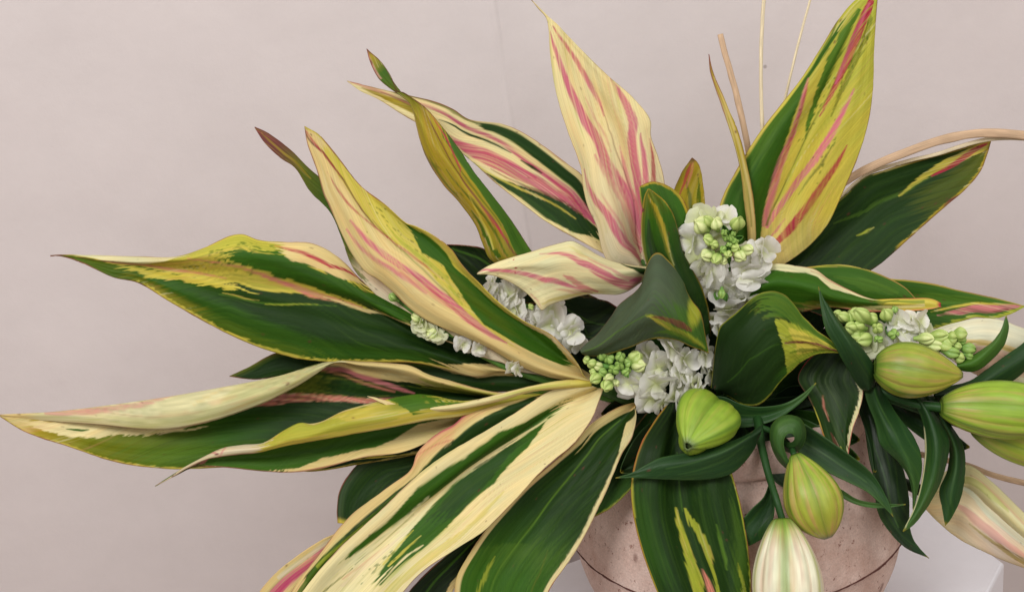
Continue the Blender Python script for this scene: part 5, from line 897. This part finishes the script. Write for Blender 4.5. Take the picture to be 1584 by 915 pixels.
LL([[(1335, 640), (1343, 701), (1351, 737), (1358, 792), (1376, 822), (1402, 847), (1437, 862)], [(1345, 640, .4), (1368, 700, .5), (1382, 760, .5), (1388, 810, .4), (1408, 845, .2), (1437, 862.5)], [(1360, 640), (1395, 719), (1405, 763), (1407, 814), (1414, 836), (1437, 863)]], [(0, .5), (.5, 3), (1, 3.6)], [(0, 'xgreen'), (1, 'lilyd')], rib=[(1350, 680), (1372, 750), (1390, 815)])
LL([[(1330, 590), (1345, 570), (1380, 600), (1440, 640), (1500, 690)], [(1325, 600), (1380, 640), (1430, 680), (1475, 700), (1500, 692)]], [(0, 0), (1, 1.5)], 'lilyd')
LL([[(1310, 590), (1330, 640), (1345, 690), (1352, 730)], [(1345, 590), (1380, 640), (1385, 690), (1354, 730)]], [(0, .5), (1, 2.5)], 'lilyd')

# the opening lily beyond it, mostly outside the picture
l4 = empty('lily_flower', P(1640, 560, -1), 'open cream-pink lily whose pale petals show at the right edge', 'lily')
tube('stem', l4, [(1655, 640, -2), (1560, 640, -3), (1440, 640, -4), (1300, 700, -8), (1220, 770, -13)], [16, 18, 20], MAT_LILY, 'lilyd')
PK = dict(mat=MAT_PETAL, edge=None, thick=.0009)
blade('petal', l4, [[(1680, 640), (1670, 560), (1630, 520), (1584, 508), (1549, 495), (1515, 492), (1483, 498), (1449, 508), (1425, 520)], [(1680, 660, .8), (1650, 585, 1), (1584, 545, 1), (1540, 530, .8), (1504, 526, .6), (1460, 525, .3), (1425, 523)], [(1680, 690), (1640, 640), (1584, 615), (1530, 590), (1490, 568), (1455, 545), (1426, 525)]], [(0, -1), (1, .5)], 'budw',
      [('R', 'sal', [(1490, 527), (1540, 534), (1584, 548)], ('R', -3), dict(a=.5, amp=7)), ('S', 'peach', [(1450, 524, 2), (1504, 528, 8), (1584, 546, 12)], dict(a=.9, amp=3)), ('S', 'mustard', [(1470, 526, 1), (1520, 531, 4), (1584, 547, 5)], dict(a=.6))], **PK)
# the spent lily lying lower down
l5 = empty('lily_flower', P(1600, 860, -4), 'half-closed cream and peach lily flower at the lower right edge', 'lily')
tube('stem', l5, [(1460, 770, -3), (1430, 760, -3.5), (1380, 740, -5), (1290, 720, -8), (1230, 780, -13)], [22, 14, 14, 15], MAT_LILY, 'lilyd')
blade('petal', l5, [[(1440, 742), (1494, 718), (1533, 744), (1558, 767), (1584, 793), (1660, 860)], [(1440, 760, .8), (1500, 745, 1), (1550, 785, 1), (1590, 822, .8), (1660, 865)], [(1440, 775), (1490, 760), (1538, 795), (1584, 838), (1660, 880)]], [(0, -2), (1, 0)], 'pale', [('S', 'lime', [(1470, 748, 10), (1520, 755, 14), (1560, 790, 6)], dict(a=.5, amp=4)), ('S', 'sal', [(1500, 735, 3), (1545, 770, 6), (1590, 815, 5)], dict(a=.35))], **PK)
blade('petal', l5, [[(1430, 765), (1491, 752), (1530, 785), (1584, 832), (1660, 890)], [(1430, 775, 1), (1480, 785, 1.1), (1530, 818, 1.1), (1584, 856, 1), (1660, 895, .6)], [(1432, 786), (1453, 808), (1484, 833), (1520, 851), (1551, 865), (1584, 877), (1660, 905)]], [(0, -1.4), (1, 1)], [(0, 'cream'), (.5, 'budp'), (1, 'peach')],
      [('S', 'budw', [(1480, 752, 8), (1530, 794, 20), (1584, 838, 16)], dict(amp=3)), ('S', 'rose', [(1470, 778, 4), (1505, 800, 14), (1545, 832, 12), (1584, 858, 6)], dict(a=.5, amp=5)), ('S', 'mustard', [(1500, 810, 2), (1545, 843, 7), (1584, 868, 14)], dict(a=.7, amp=3)), ('S', 'brown', [(1535, 838, 1), (1560, 850, 2), (1584, 862, 2)], dict(a=.6)), ('R', 'mustard', ('R', 3), ('R', -3), dict(a=.6, amp=.6))], **PK)
blade('petal', l5, [[(1445, 765, 0), (1500, 775), (1560, 822), (1660, 885)], [(1445, 775), (1495, 800), (1550, 845), (1660, 895)]], [(0, -2.4), (1, -.5)], 'peach', [], **PK)

# ------------------------------------------------------------------ dried reeds
reeds = [
 ('broad tan dried reed with a blunt cut top, leftmost of the upright reeds', [(1114, 53, -1.5), (1122, 85, -1.6), (1135, 130, -1.8), (1148, 185, -2), (1158, 235, -2.4), (1170, 330, -3.4), (1168, 450, -6), (1140, 660, -12)], [9, 10, 10, 11, 11, 11, 10], 'tan', .35),
 ('pale thin dried reed standing upright to the left of the largest leaf', [(1184, -60, -1), (1182, -10, -1.2), (1178, 60, -1.5), (1177, 120, -1.8), (1179, 192, -2.2), (1184, 330, -3.6), (1176, 450, -6), (1146, 660, -12)], [6, 6, 6, 6.5, 7, 7, 7], 'pcream', .6),
 ('thinnest pale dried reed, tilted right behind the largest leaf', [(1262, -50, -3), (1254, -4, -3), (1240, 48, -3), (1228, 95, -3.1), (1217, 142, -3.3), (1195, 250, -4), (1180, 450, -6.5), (1150, 660, -12)], [3.5, 4, 4.5, 5, 6, 7, 7], 'pcream', .6),
 ('tan dried reed arching over the dark leaf to the right edge', [(1150, 640, -11), (1190, 480, -6), (1240, 360, -4), (1290, 295, -2.8), (1325, 270, -2.4), (1365, 250, -2.0), (1410, 232, -1.8), (1455, 217, -1.6), (1500, 208, -1.5), (1550, 206, -1.5), (1600, 213, -1.6), (1660, 240, -2)], [8, 9, 10, 11, 12, 13, 14, 14, 14], 'tan', .3),
 ('slimmer dried reed running just under the arching one', [(1152, 645, -11), (1195, 490, -6.4), (1250, 370, -4.4), (1300, 305, -3.2), (1345, 268, -2.8), (1400, 250, -2.6), (1450, 238, -2.4), (1500, 222, -2.0), (1540, 214, -1.9), (1600, 216, -2), (1660, 236, -2.2)], [5, 5, 5, 5, 5, 6, 7, 7], 'pcream', .5),
 ('dried reed crossing the wall above the peach lily at lower right', [(1150, 700, -11), (1300, 690, -6), (1400, 698, -4.5), (1494, 719, -3.5), (1533, 733, -3.2), (1584, 746, -3), (1660, 760, -3)], [9, 9, 9, 9, 9], 'tan', .5)]
for lab, pts, w_, pig, fl in reeds:
    o = tube('dried_reed', None, pts, w_, MAT_REED, pig, n=90, k=12, flat=fl); tag(o, lab, 'reed', 'dried reeds')
# ------------------------------------------------------------------ white stock flowers
C.update(bg1=lin((120, 156, 62)), bg2=lin((186, 204, 118)), bg3=lin((88, 132, 56)), bg4=lin((150, 182, 92)), by=lin((212, 220, 152)))
def petal_mesh(seed, double=True, tint=0.0):
    """one floret: broad rounded petals, softly ruffled, folding up round a greenish throat"""
    rs = np.random.RandomState(seed); V, F, cl, uv = [], [], [], []
    layers = [(4 + seed % 2, 1.0, .12, 60), (2 + seed % 2, .78, .70, 66)]
    for li, (n, R, cup, hw) in enumerate(layers):
        off = rs.rand() * 360
        for k in range(n):
            a0 = math.radians(off + k * 360 / n + rs.uniform(-16, 16)); Rk = R * rs.uniform(.78, 1.18); cu = cup + rs.uniform(-.22, .30); b = len(V); nr, na = 10, 13; ph = rs.rand() * 9; fq = rs.uniform(2.2, 4.2); rf = rs.uniform(.04, .10); cl_ = rs.uniform(-.35, .1)
            for i in range(nr):
                q = i / (nr - 1)
                for j in range(na):
                    sgn = j / (na - 1) * 2 - 1
                    lat = math.sin(math.radians(hw)) * Rk * sgn * math.sin(math.pi * (.06 + .60 * q)) * .92
                    fwd = Rk * (q ** .9) * (1 - .22 * abs(sgn) ** 2.4 * q - .05 * math.exp(-(sgn / .2) ** 2) * q)
                    zz = cu * Rk * q ** 1.3 + cl_ * Rk * q ** 4 + rf * R * q * q * math.sin(sgn * fq + ph) + .05 * R * q * float(noise(q * 4 + ph, sgn * 4, seed)) - .12 * abs(sgn) ** 2 * R * (1 - cup)
                    V.append((fwd * math.cos(a0) - lat * math.sin(a0), fwd * math.sin(a0) + lat * math.cos(a0), zz + li * .12)); g = max(0, 1 - q * 1.5) * .85
                    cl.append(C['white'] * (1 - max(g, tint * (1 - .5 * q))) + C['by'] * max(g, tint * (1 - .5 * q))); uv.append((q * .012, sgn * .006))
            F += [[b + i * na + j, b + i * na + j + 1, b + (i + 1) * na + j + 1, b + (i + 1) * na + j] for i in range(nr - 1) for j in range(na - 1)]
    me = bpy.data.meshes.new('floret'); me.from_pydata(V, [], F); me.polygons.foreach_set('use_smooth', [True] * len(F)); me.update()
    set_pigment(me, np.array(cl), np.array(uv)); me.materials.append(MAT_WHITE); return me
def calyx_mesh(seed, c1, c2):
    """a closed bud: four blunt swollen lobes pressed together on a narrow cup"""
    rs = np.random.RandomState(seed); V, F, cl, uv = [], [], [], []; n, m = 15, 32; tw = rs.uniform(-.5, .5); lb = rs.uniform(.7, 1.3, 4)
    for i in range(n):
        t = i / (n - 1)
        for j in range(m):
            a = 2 * math.pi * j / m; k = int(a / (math.pi / 2)) % 4; lob = 1 - (.34 - .34 * abs(math.sin(2 * a)) ** .55) * min(1, t * 1.5)
            prof = (.34 + .66 * sstep(.05, .62, np.array(t))) * max(math.cos(math.pi / 2 * max(0, (t - .60) / .40)), 0) ** .55
            r = float(prof) * .86 * lob * (.90 + .12 * lb[k])
            zz = t * 1.75 - .85 + .10 * lb[k] * t ** 3 * abs(math.sin(2 * a)) - .10 * t ** 4 * (1 - abs(math.sin(2 * a)))
            th = a + tw * t; V.append((r * math.cos(th) + .12 * t * t, r * math.sin(th), zz)); w_ = min(1, t * 1.25) * (.6 + .4 * abs(math.sin(2 * a)))
            cl.append(C[c1] * (1 - w_) + C[c2] * w_); uv.append((t * .01, a * .002))
    F = [[i * m + j, i * m + (j + 1) % m, (i + 1) * m + (j + 1) % m, (i + 1) * m + j] for i in range(n - 1) for j in range(m)] + [list(range(m))[::-1], [(n - 1) * m + j for j in range(m)]]
    me = bpy.data.meshes.new('flower_bud'); me.from_pydata(V, [], F); me.polygons.foreach_set('use_smooth', [True] * len(F)); me.update()
    set_pigment(me, np.array(cl), np.array(uv)); me.materials.append(MAT_BUD); return me
MAT_WHITE = blade_material('white_petal', .55, .42, .08, 200, spec=.3)
FLOR = [petal_mesh(s, s % 2 == 0) for s in range(1, 7)]
FLORY = [petal_mesh(s, False, .9) for s in (11, 12, 13)]
BUDG = [calyx_mesh(s, 'bg3', 'bg4') for s in (1, 2)]; BUDL = [calyx_mesh(s, 'bg1', 'bg2') for s in (3, 4)]; BUDY = [calyx_mesh(s, 'bg4', 'by') for s in (5, 6)]
def place(me, name, par, x, y, z, R, axis):
    o = bpy.data.objects.new(name, me); col.objects.link(o); o.parent = par
    o.location = P(x, y, z) - par.location; s = R * 0.000505 * (1 - z / 100)
    q = axis.normalized().to_track_quat('Z', 'Y'); o.rotation_mode = 'QUATERNION'
    q.rotate(Matrix.Identity(3)); o.rotation_quaternion = q @ Matrix.Rotation(rnd.uniform(0, 6.28), 3, 'Z').to_quaternion(); o.scale = (s, s, s)
    return o
def stock(label, c, z, florets, buds, stem, leaves=()):
    root = empty('stock_flower', P(c[0], c[1], z), label, 'flower', 'white stock flower spikes')
    tube('stem', root, stem, [9, 11, 12, 12], MAT_LILY, 'bg3')
    for n_, (x, y, R, *e) in enumerate(florets):
        if len(florets) > 14 and n_ % 6 == 4: continue
        dz = e[0] if e else 0.0
        d = (x - c[0]) / 60 * RGT - (y - c[1]) / 60 * UPV - FWD * 1.0 + Vector((rnd.uniform(-.35, .35), rnd.uniform(-.3, .3), rnd.uniform(-.2, .35)))
        near_ = min([math.hypot(x - b_[0], y - b_[1]) for b_ in buds if b_[3] in 'yl'] + [99]) < 17
        o = place(rnd.choice(FLORY if near_ else FLOR), 'floret', root, x, y, z + dz + rnd.uniform(-.25, .25), R * 1.42, d)
        s = o.scale[0]; o.scale = (s * rnd.uniform(.9, 1.1), s * rnd.uniform(.9, 1.1), s * rnd.uniform(.85, 1.2))
    for (x, y, R, k) in buds:
        d = (x - c[0]) / 30 * RGT - (y - c[1]) / 30 * UPV - FWD * .9 + Vector((rnd.uniform(-.3, .3), rnd.uniform(-.3, .3), rnd.uniform(0, .4)))
        place(rnd.choice(dict(g=BUDG, l=BUDL, y=BUDY)[k]), 'flower_bud', root, x, y, z + .7 + rnd.uniform(-.2, .3), R * rnd.uniform(.85, 1.3), d); ob = bpy.context.scene.collection.objects[-1]; s = ob.scale[0]; ob.scale = (s * rnd.uniform(.8, 1.15), s * rnd.uniform(.8, 1.15), s * rnd.uniform(.85, 1.5))
    for a, b, w_ in leaves: quick_leaf(root, a, b, w_, base='bg3', midrib=None, res=.9)
    return root
stock('white flower spike with a green budded tip, highest of the white flowers', (1128, 372), 2.6,
      [(1069, 372, 19, -.6), (1084, 342, 18, -.5), (1100, 336, 14, -.3), (1121, 337, 15, -.6), (1172, 366, 20, -.3), (1180, 388, 18, -.5), (1168, 402, 16, -.2), (1080, 398, 17, -.7), (1094, 420, 19, -.4), (1106, 416, 14, 0), (1126, 416, 20, -.1), (1156, 420, 19, -.4), (1166, 442, 18, -.9), (1140, 440, 18, -.8), (1118, 446, 17, -1.2), (1102, 446, 15, -1.4), (1110, 470, 20, -2.0), (1128, 478, 18, -2.2), (1150, 462, 17, -1.8), (1104, 492, 18, -2.6), (1098, 374, 18, -1.2), (1152, 392, 16, -1.0)],
      [(1108, 348, 14, 'y'), (1086, 350, 14, 'y'), (1096, 344, 10, 'l'), (1140, 349, 12, 'l'), (1098, 371, 11, 'l'), (1106, 378, 9, 'l'), (1096, 394, 13, 'y'), (1110, 398, 12, 'l'), (1144, 394, 13, 'y'), (1154, 386, 11, 'y'), (1120, 386, 8, 'g'), (1130, 370, 7, 'g'), (1122, 368, 6, 'g'), (1137, 374, 6, 'g'), (1128, 378, 6, 'g'), (1120, 360, 7, 'g'), (1134, 362, 5, 'g'), (1126, 392, 8, 'l'), (1118, 402, 9, 'y'), (1116, 452, 9, 'g'), (1136, 384, 7, 'l')],
      [(1128, 376, 2.7), (1124, 440, 0), (1115, 520, -3), (1112, 640, -9), (1112, 740, -14)],
      [((1126, 366, 3.2), (1118, 348, 3.4), 10), ((1134, 372, 3.2), (1150, 366, 3.3), 9), ((1128, 376, 3.2), (1122, 392, 3.4), 9), ((1112, 448, 1.4), (1108, 464, 2.2), 12), ((1118, 450, 1.4), (1124, 466, 2.4), 10)])
stock('white flower spike with yellow-green buds at its left end, under the grey-green folded leaf', (960, 570), 1.7,
      [(972, 592, 17, .1), (992, 568, 17, -.2), (1019, 568, 18, .1), (1014, 592, 20, .3), (1028, 608, 20, .3), (1006, 616, 18, .2), (1043, 611, 17, .1), (1024, 624, 13, .2), (1037, 534, 17, .2), (1058, 556, 17, .1), (1028, 540, 14, 0), (1053, 577, 17, 0), (1069, 592, 17, -.4), (1080, 600, 15, -.6), (1046, 592, 16, -.4), (1087, 542, 15, -.8), (1106, 534, 15, -.9), (1111, 558, 15, -.9), (1100, 576, 15, -1), (1088, 560, 15, -.9), (1040, 560, 15, -.4), (1000, 545, 14, -.6), (1072, 572, 14, -.8), (1112, 512, 13, -1.4), (990, 590, 14, -.5)],
      [(909, 556, 9, 'l'), (918, 562, 8, 'l'), (927, 567, 9, 'y'), (943, 556, 9, 'g'), (932, 552, 8, 'g'), (943, 584, 12, 'y'), (924, 583, 9, 'l'), (940, 594, 12, 'l'), (950, 572, 10, 'g'), (958, 566, 9, 'g'), (959, 552, 9, 'g'), (980, 554, 12, 'l'), (985, 565, 10, 'y'), (970, 560, 9, 'g'), (952, 591, 9, 'y'), (934, 576, 8, 'g'), (918, 574, 7, 'l'), (968, 574, 9, 'g')],
      [(930, 566, 2.2), (980, 570, 1.8), (1050, 572, 0), (1090, 620, -5), (1100, 740, -14)],
      [((960, 560, 2.2), (972, 584, 2.8), 12), ((955, 556, 2.2), (948, 538, 2.6), 10)])
stock('cluster of pure white ruffled flowers between the cream bent leaf and the diagonal leaf', (850, 470), 0.1,
      [(760, 440, 12, .2), (768, 454, 13, .1), (776, 466, 12, 0), (790, 455, 15, .3), (808, 462, 17, .4), (798, 478, 15, 0), (800, 445, 12, -.2), (833, 489, 14, .2), (852, 482, 17, .3), (850, 500, 16, .1), (874, 495, 19, .4), (884, 510, 15, .2), (870, 512, 15, .1), (889, 528, 13, 0), (876, 532, 14, -.3), (826, 500, 14, -.4), (815, 484, 12, -.4), (838, 512, 14, -.5), (862, 525, 14, -.6)], [(838, 470, 8, 'y'), (822, 474, 7, 'l')],
      [(780, 455, .2), (840, 490, -.3), (920, 540, -2), (1030, 620, -6), (1080, 740, -14)])
stock('white flowers and green buds above the level lily bud at right', (1385, 515), 2.4,
      [(1388, 500, 14, .3), (1404, 494, 14, .4), (1423, 498, 14, .3), (1400, 512, 16, .2), (1415, 517, 15, .2), (1391, 524, 14, .1), (1430, 512, 11, 0), (1374, 520, 12, -.4), (1350, 542, 11, -.4), (1340, 525, 20, -.6), (1352, 560, 13, -.6), (1358, 588, 12, -.6), (1462, 600, 14, -1.0), (1448, 610, 10, -1.0), (1430, 616, 9, -1), (1442, 535, 14, -.6)],
      [(1308, 491, 12, 'l'), (1322, 488, 11, 'l'), (1337, 491, 13, 'l'), (1330, 506, 11, 'l'), (1350, 495, 11, 'l'), (1358, 508, 12, 'l'), (1372, 489, 12, 'l'), (1360, 524, 10, 'g'), (1381, 516, 10, 'g'), (1340, 524, 15, 'l'), (1326, 522, 13, 'l'), (1318, 508, 11, 'l'), (1428, 523, 12, 'y'), (1447, 520, 12, 'l'), (1457, 532, 12, 'l'), (1440, 533, 12, 'y'), (1470, 522, 11, 'l'), (1482, 517, 12, 'l'), (1487, 526, 9, 'g'), (1494, 539, 9, 'g'), (1468, 544, 11, 'g'), (1478, 534, 10, 'l'), (1497, 549, 9, 'g'), (1482, 552, 10, 'l'), (1460, 520, 9, 'l'), (1298, 486, 10, 'l'), (1384, 480, 8, 'g')],
      [(1480, 532, 2.0), (1400, 520, 1.6), (1320, 520, .5), (1240, 580, -3), (1170, 740, -14)], [((1370, 505, 2.6), (1386, 524, 3.0), 12)])
stock('cream-white flowers peeping out beneath the long diagonal leaf', (700, 520), 1.6,
      [(655, 505, 12, .6), (664, 512, 11, .7), (646, 497, 9, .5), (676, 518, 10, .5), (716, 532, 10, .5), (742, 538, 9, .2), (728, 532, 9, 0), (790, 565, 9, .7), (800, 571, 7, .6)], [(670, 515, 10, 'y'), (646, 492, 7, 'y'), (610, 461, 7, 'g')],
      [(612, 460, 1.6), (680, 510, 1.4), (790, 570, .6), (920, 610, -1.5), (1040, 650, -7), (1080, 740, -14)])

# ------------------------------------------------------------------ dark filler leaves added for the darkness in the heart of the bouquet
fill = empty('filler_greenery', P(1090, 620, -6), 'dark green filler foliage added for the darkness low in the heart of the bouquet, behind the flowers', 'foliage')
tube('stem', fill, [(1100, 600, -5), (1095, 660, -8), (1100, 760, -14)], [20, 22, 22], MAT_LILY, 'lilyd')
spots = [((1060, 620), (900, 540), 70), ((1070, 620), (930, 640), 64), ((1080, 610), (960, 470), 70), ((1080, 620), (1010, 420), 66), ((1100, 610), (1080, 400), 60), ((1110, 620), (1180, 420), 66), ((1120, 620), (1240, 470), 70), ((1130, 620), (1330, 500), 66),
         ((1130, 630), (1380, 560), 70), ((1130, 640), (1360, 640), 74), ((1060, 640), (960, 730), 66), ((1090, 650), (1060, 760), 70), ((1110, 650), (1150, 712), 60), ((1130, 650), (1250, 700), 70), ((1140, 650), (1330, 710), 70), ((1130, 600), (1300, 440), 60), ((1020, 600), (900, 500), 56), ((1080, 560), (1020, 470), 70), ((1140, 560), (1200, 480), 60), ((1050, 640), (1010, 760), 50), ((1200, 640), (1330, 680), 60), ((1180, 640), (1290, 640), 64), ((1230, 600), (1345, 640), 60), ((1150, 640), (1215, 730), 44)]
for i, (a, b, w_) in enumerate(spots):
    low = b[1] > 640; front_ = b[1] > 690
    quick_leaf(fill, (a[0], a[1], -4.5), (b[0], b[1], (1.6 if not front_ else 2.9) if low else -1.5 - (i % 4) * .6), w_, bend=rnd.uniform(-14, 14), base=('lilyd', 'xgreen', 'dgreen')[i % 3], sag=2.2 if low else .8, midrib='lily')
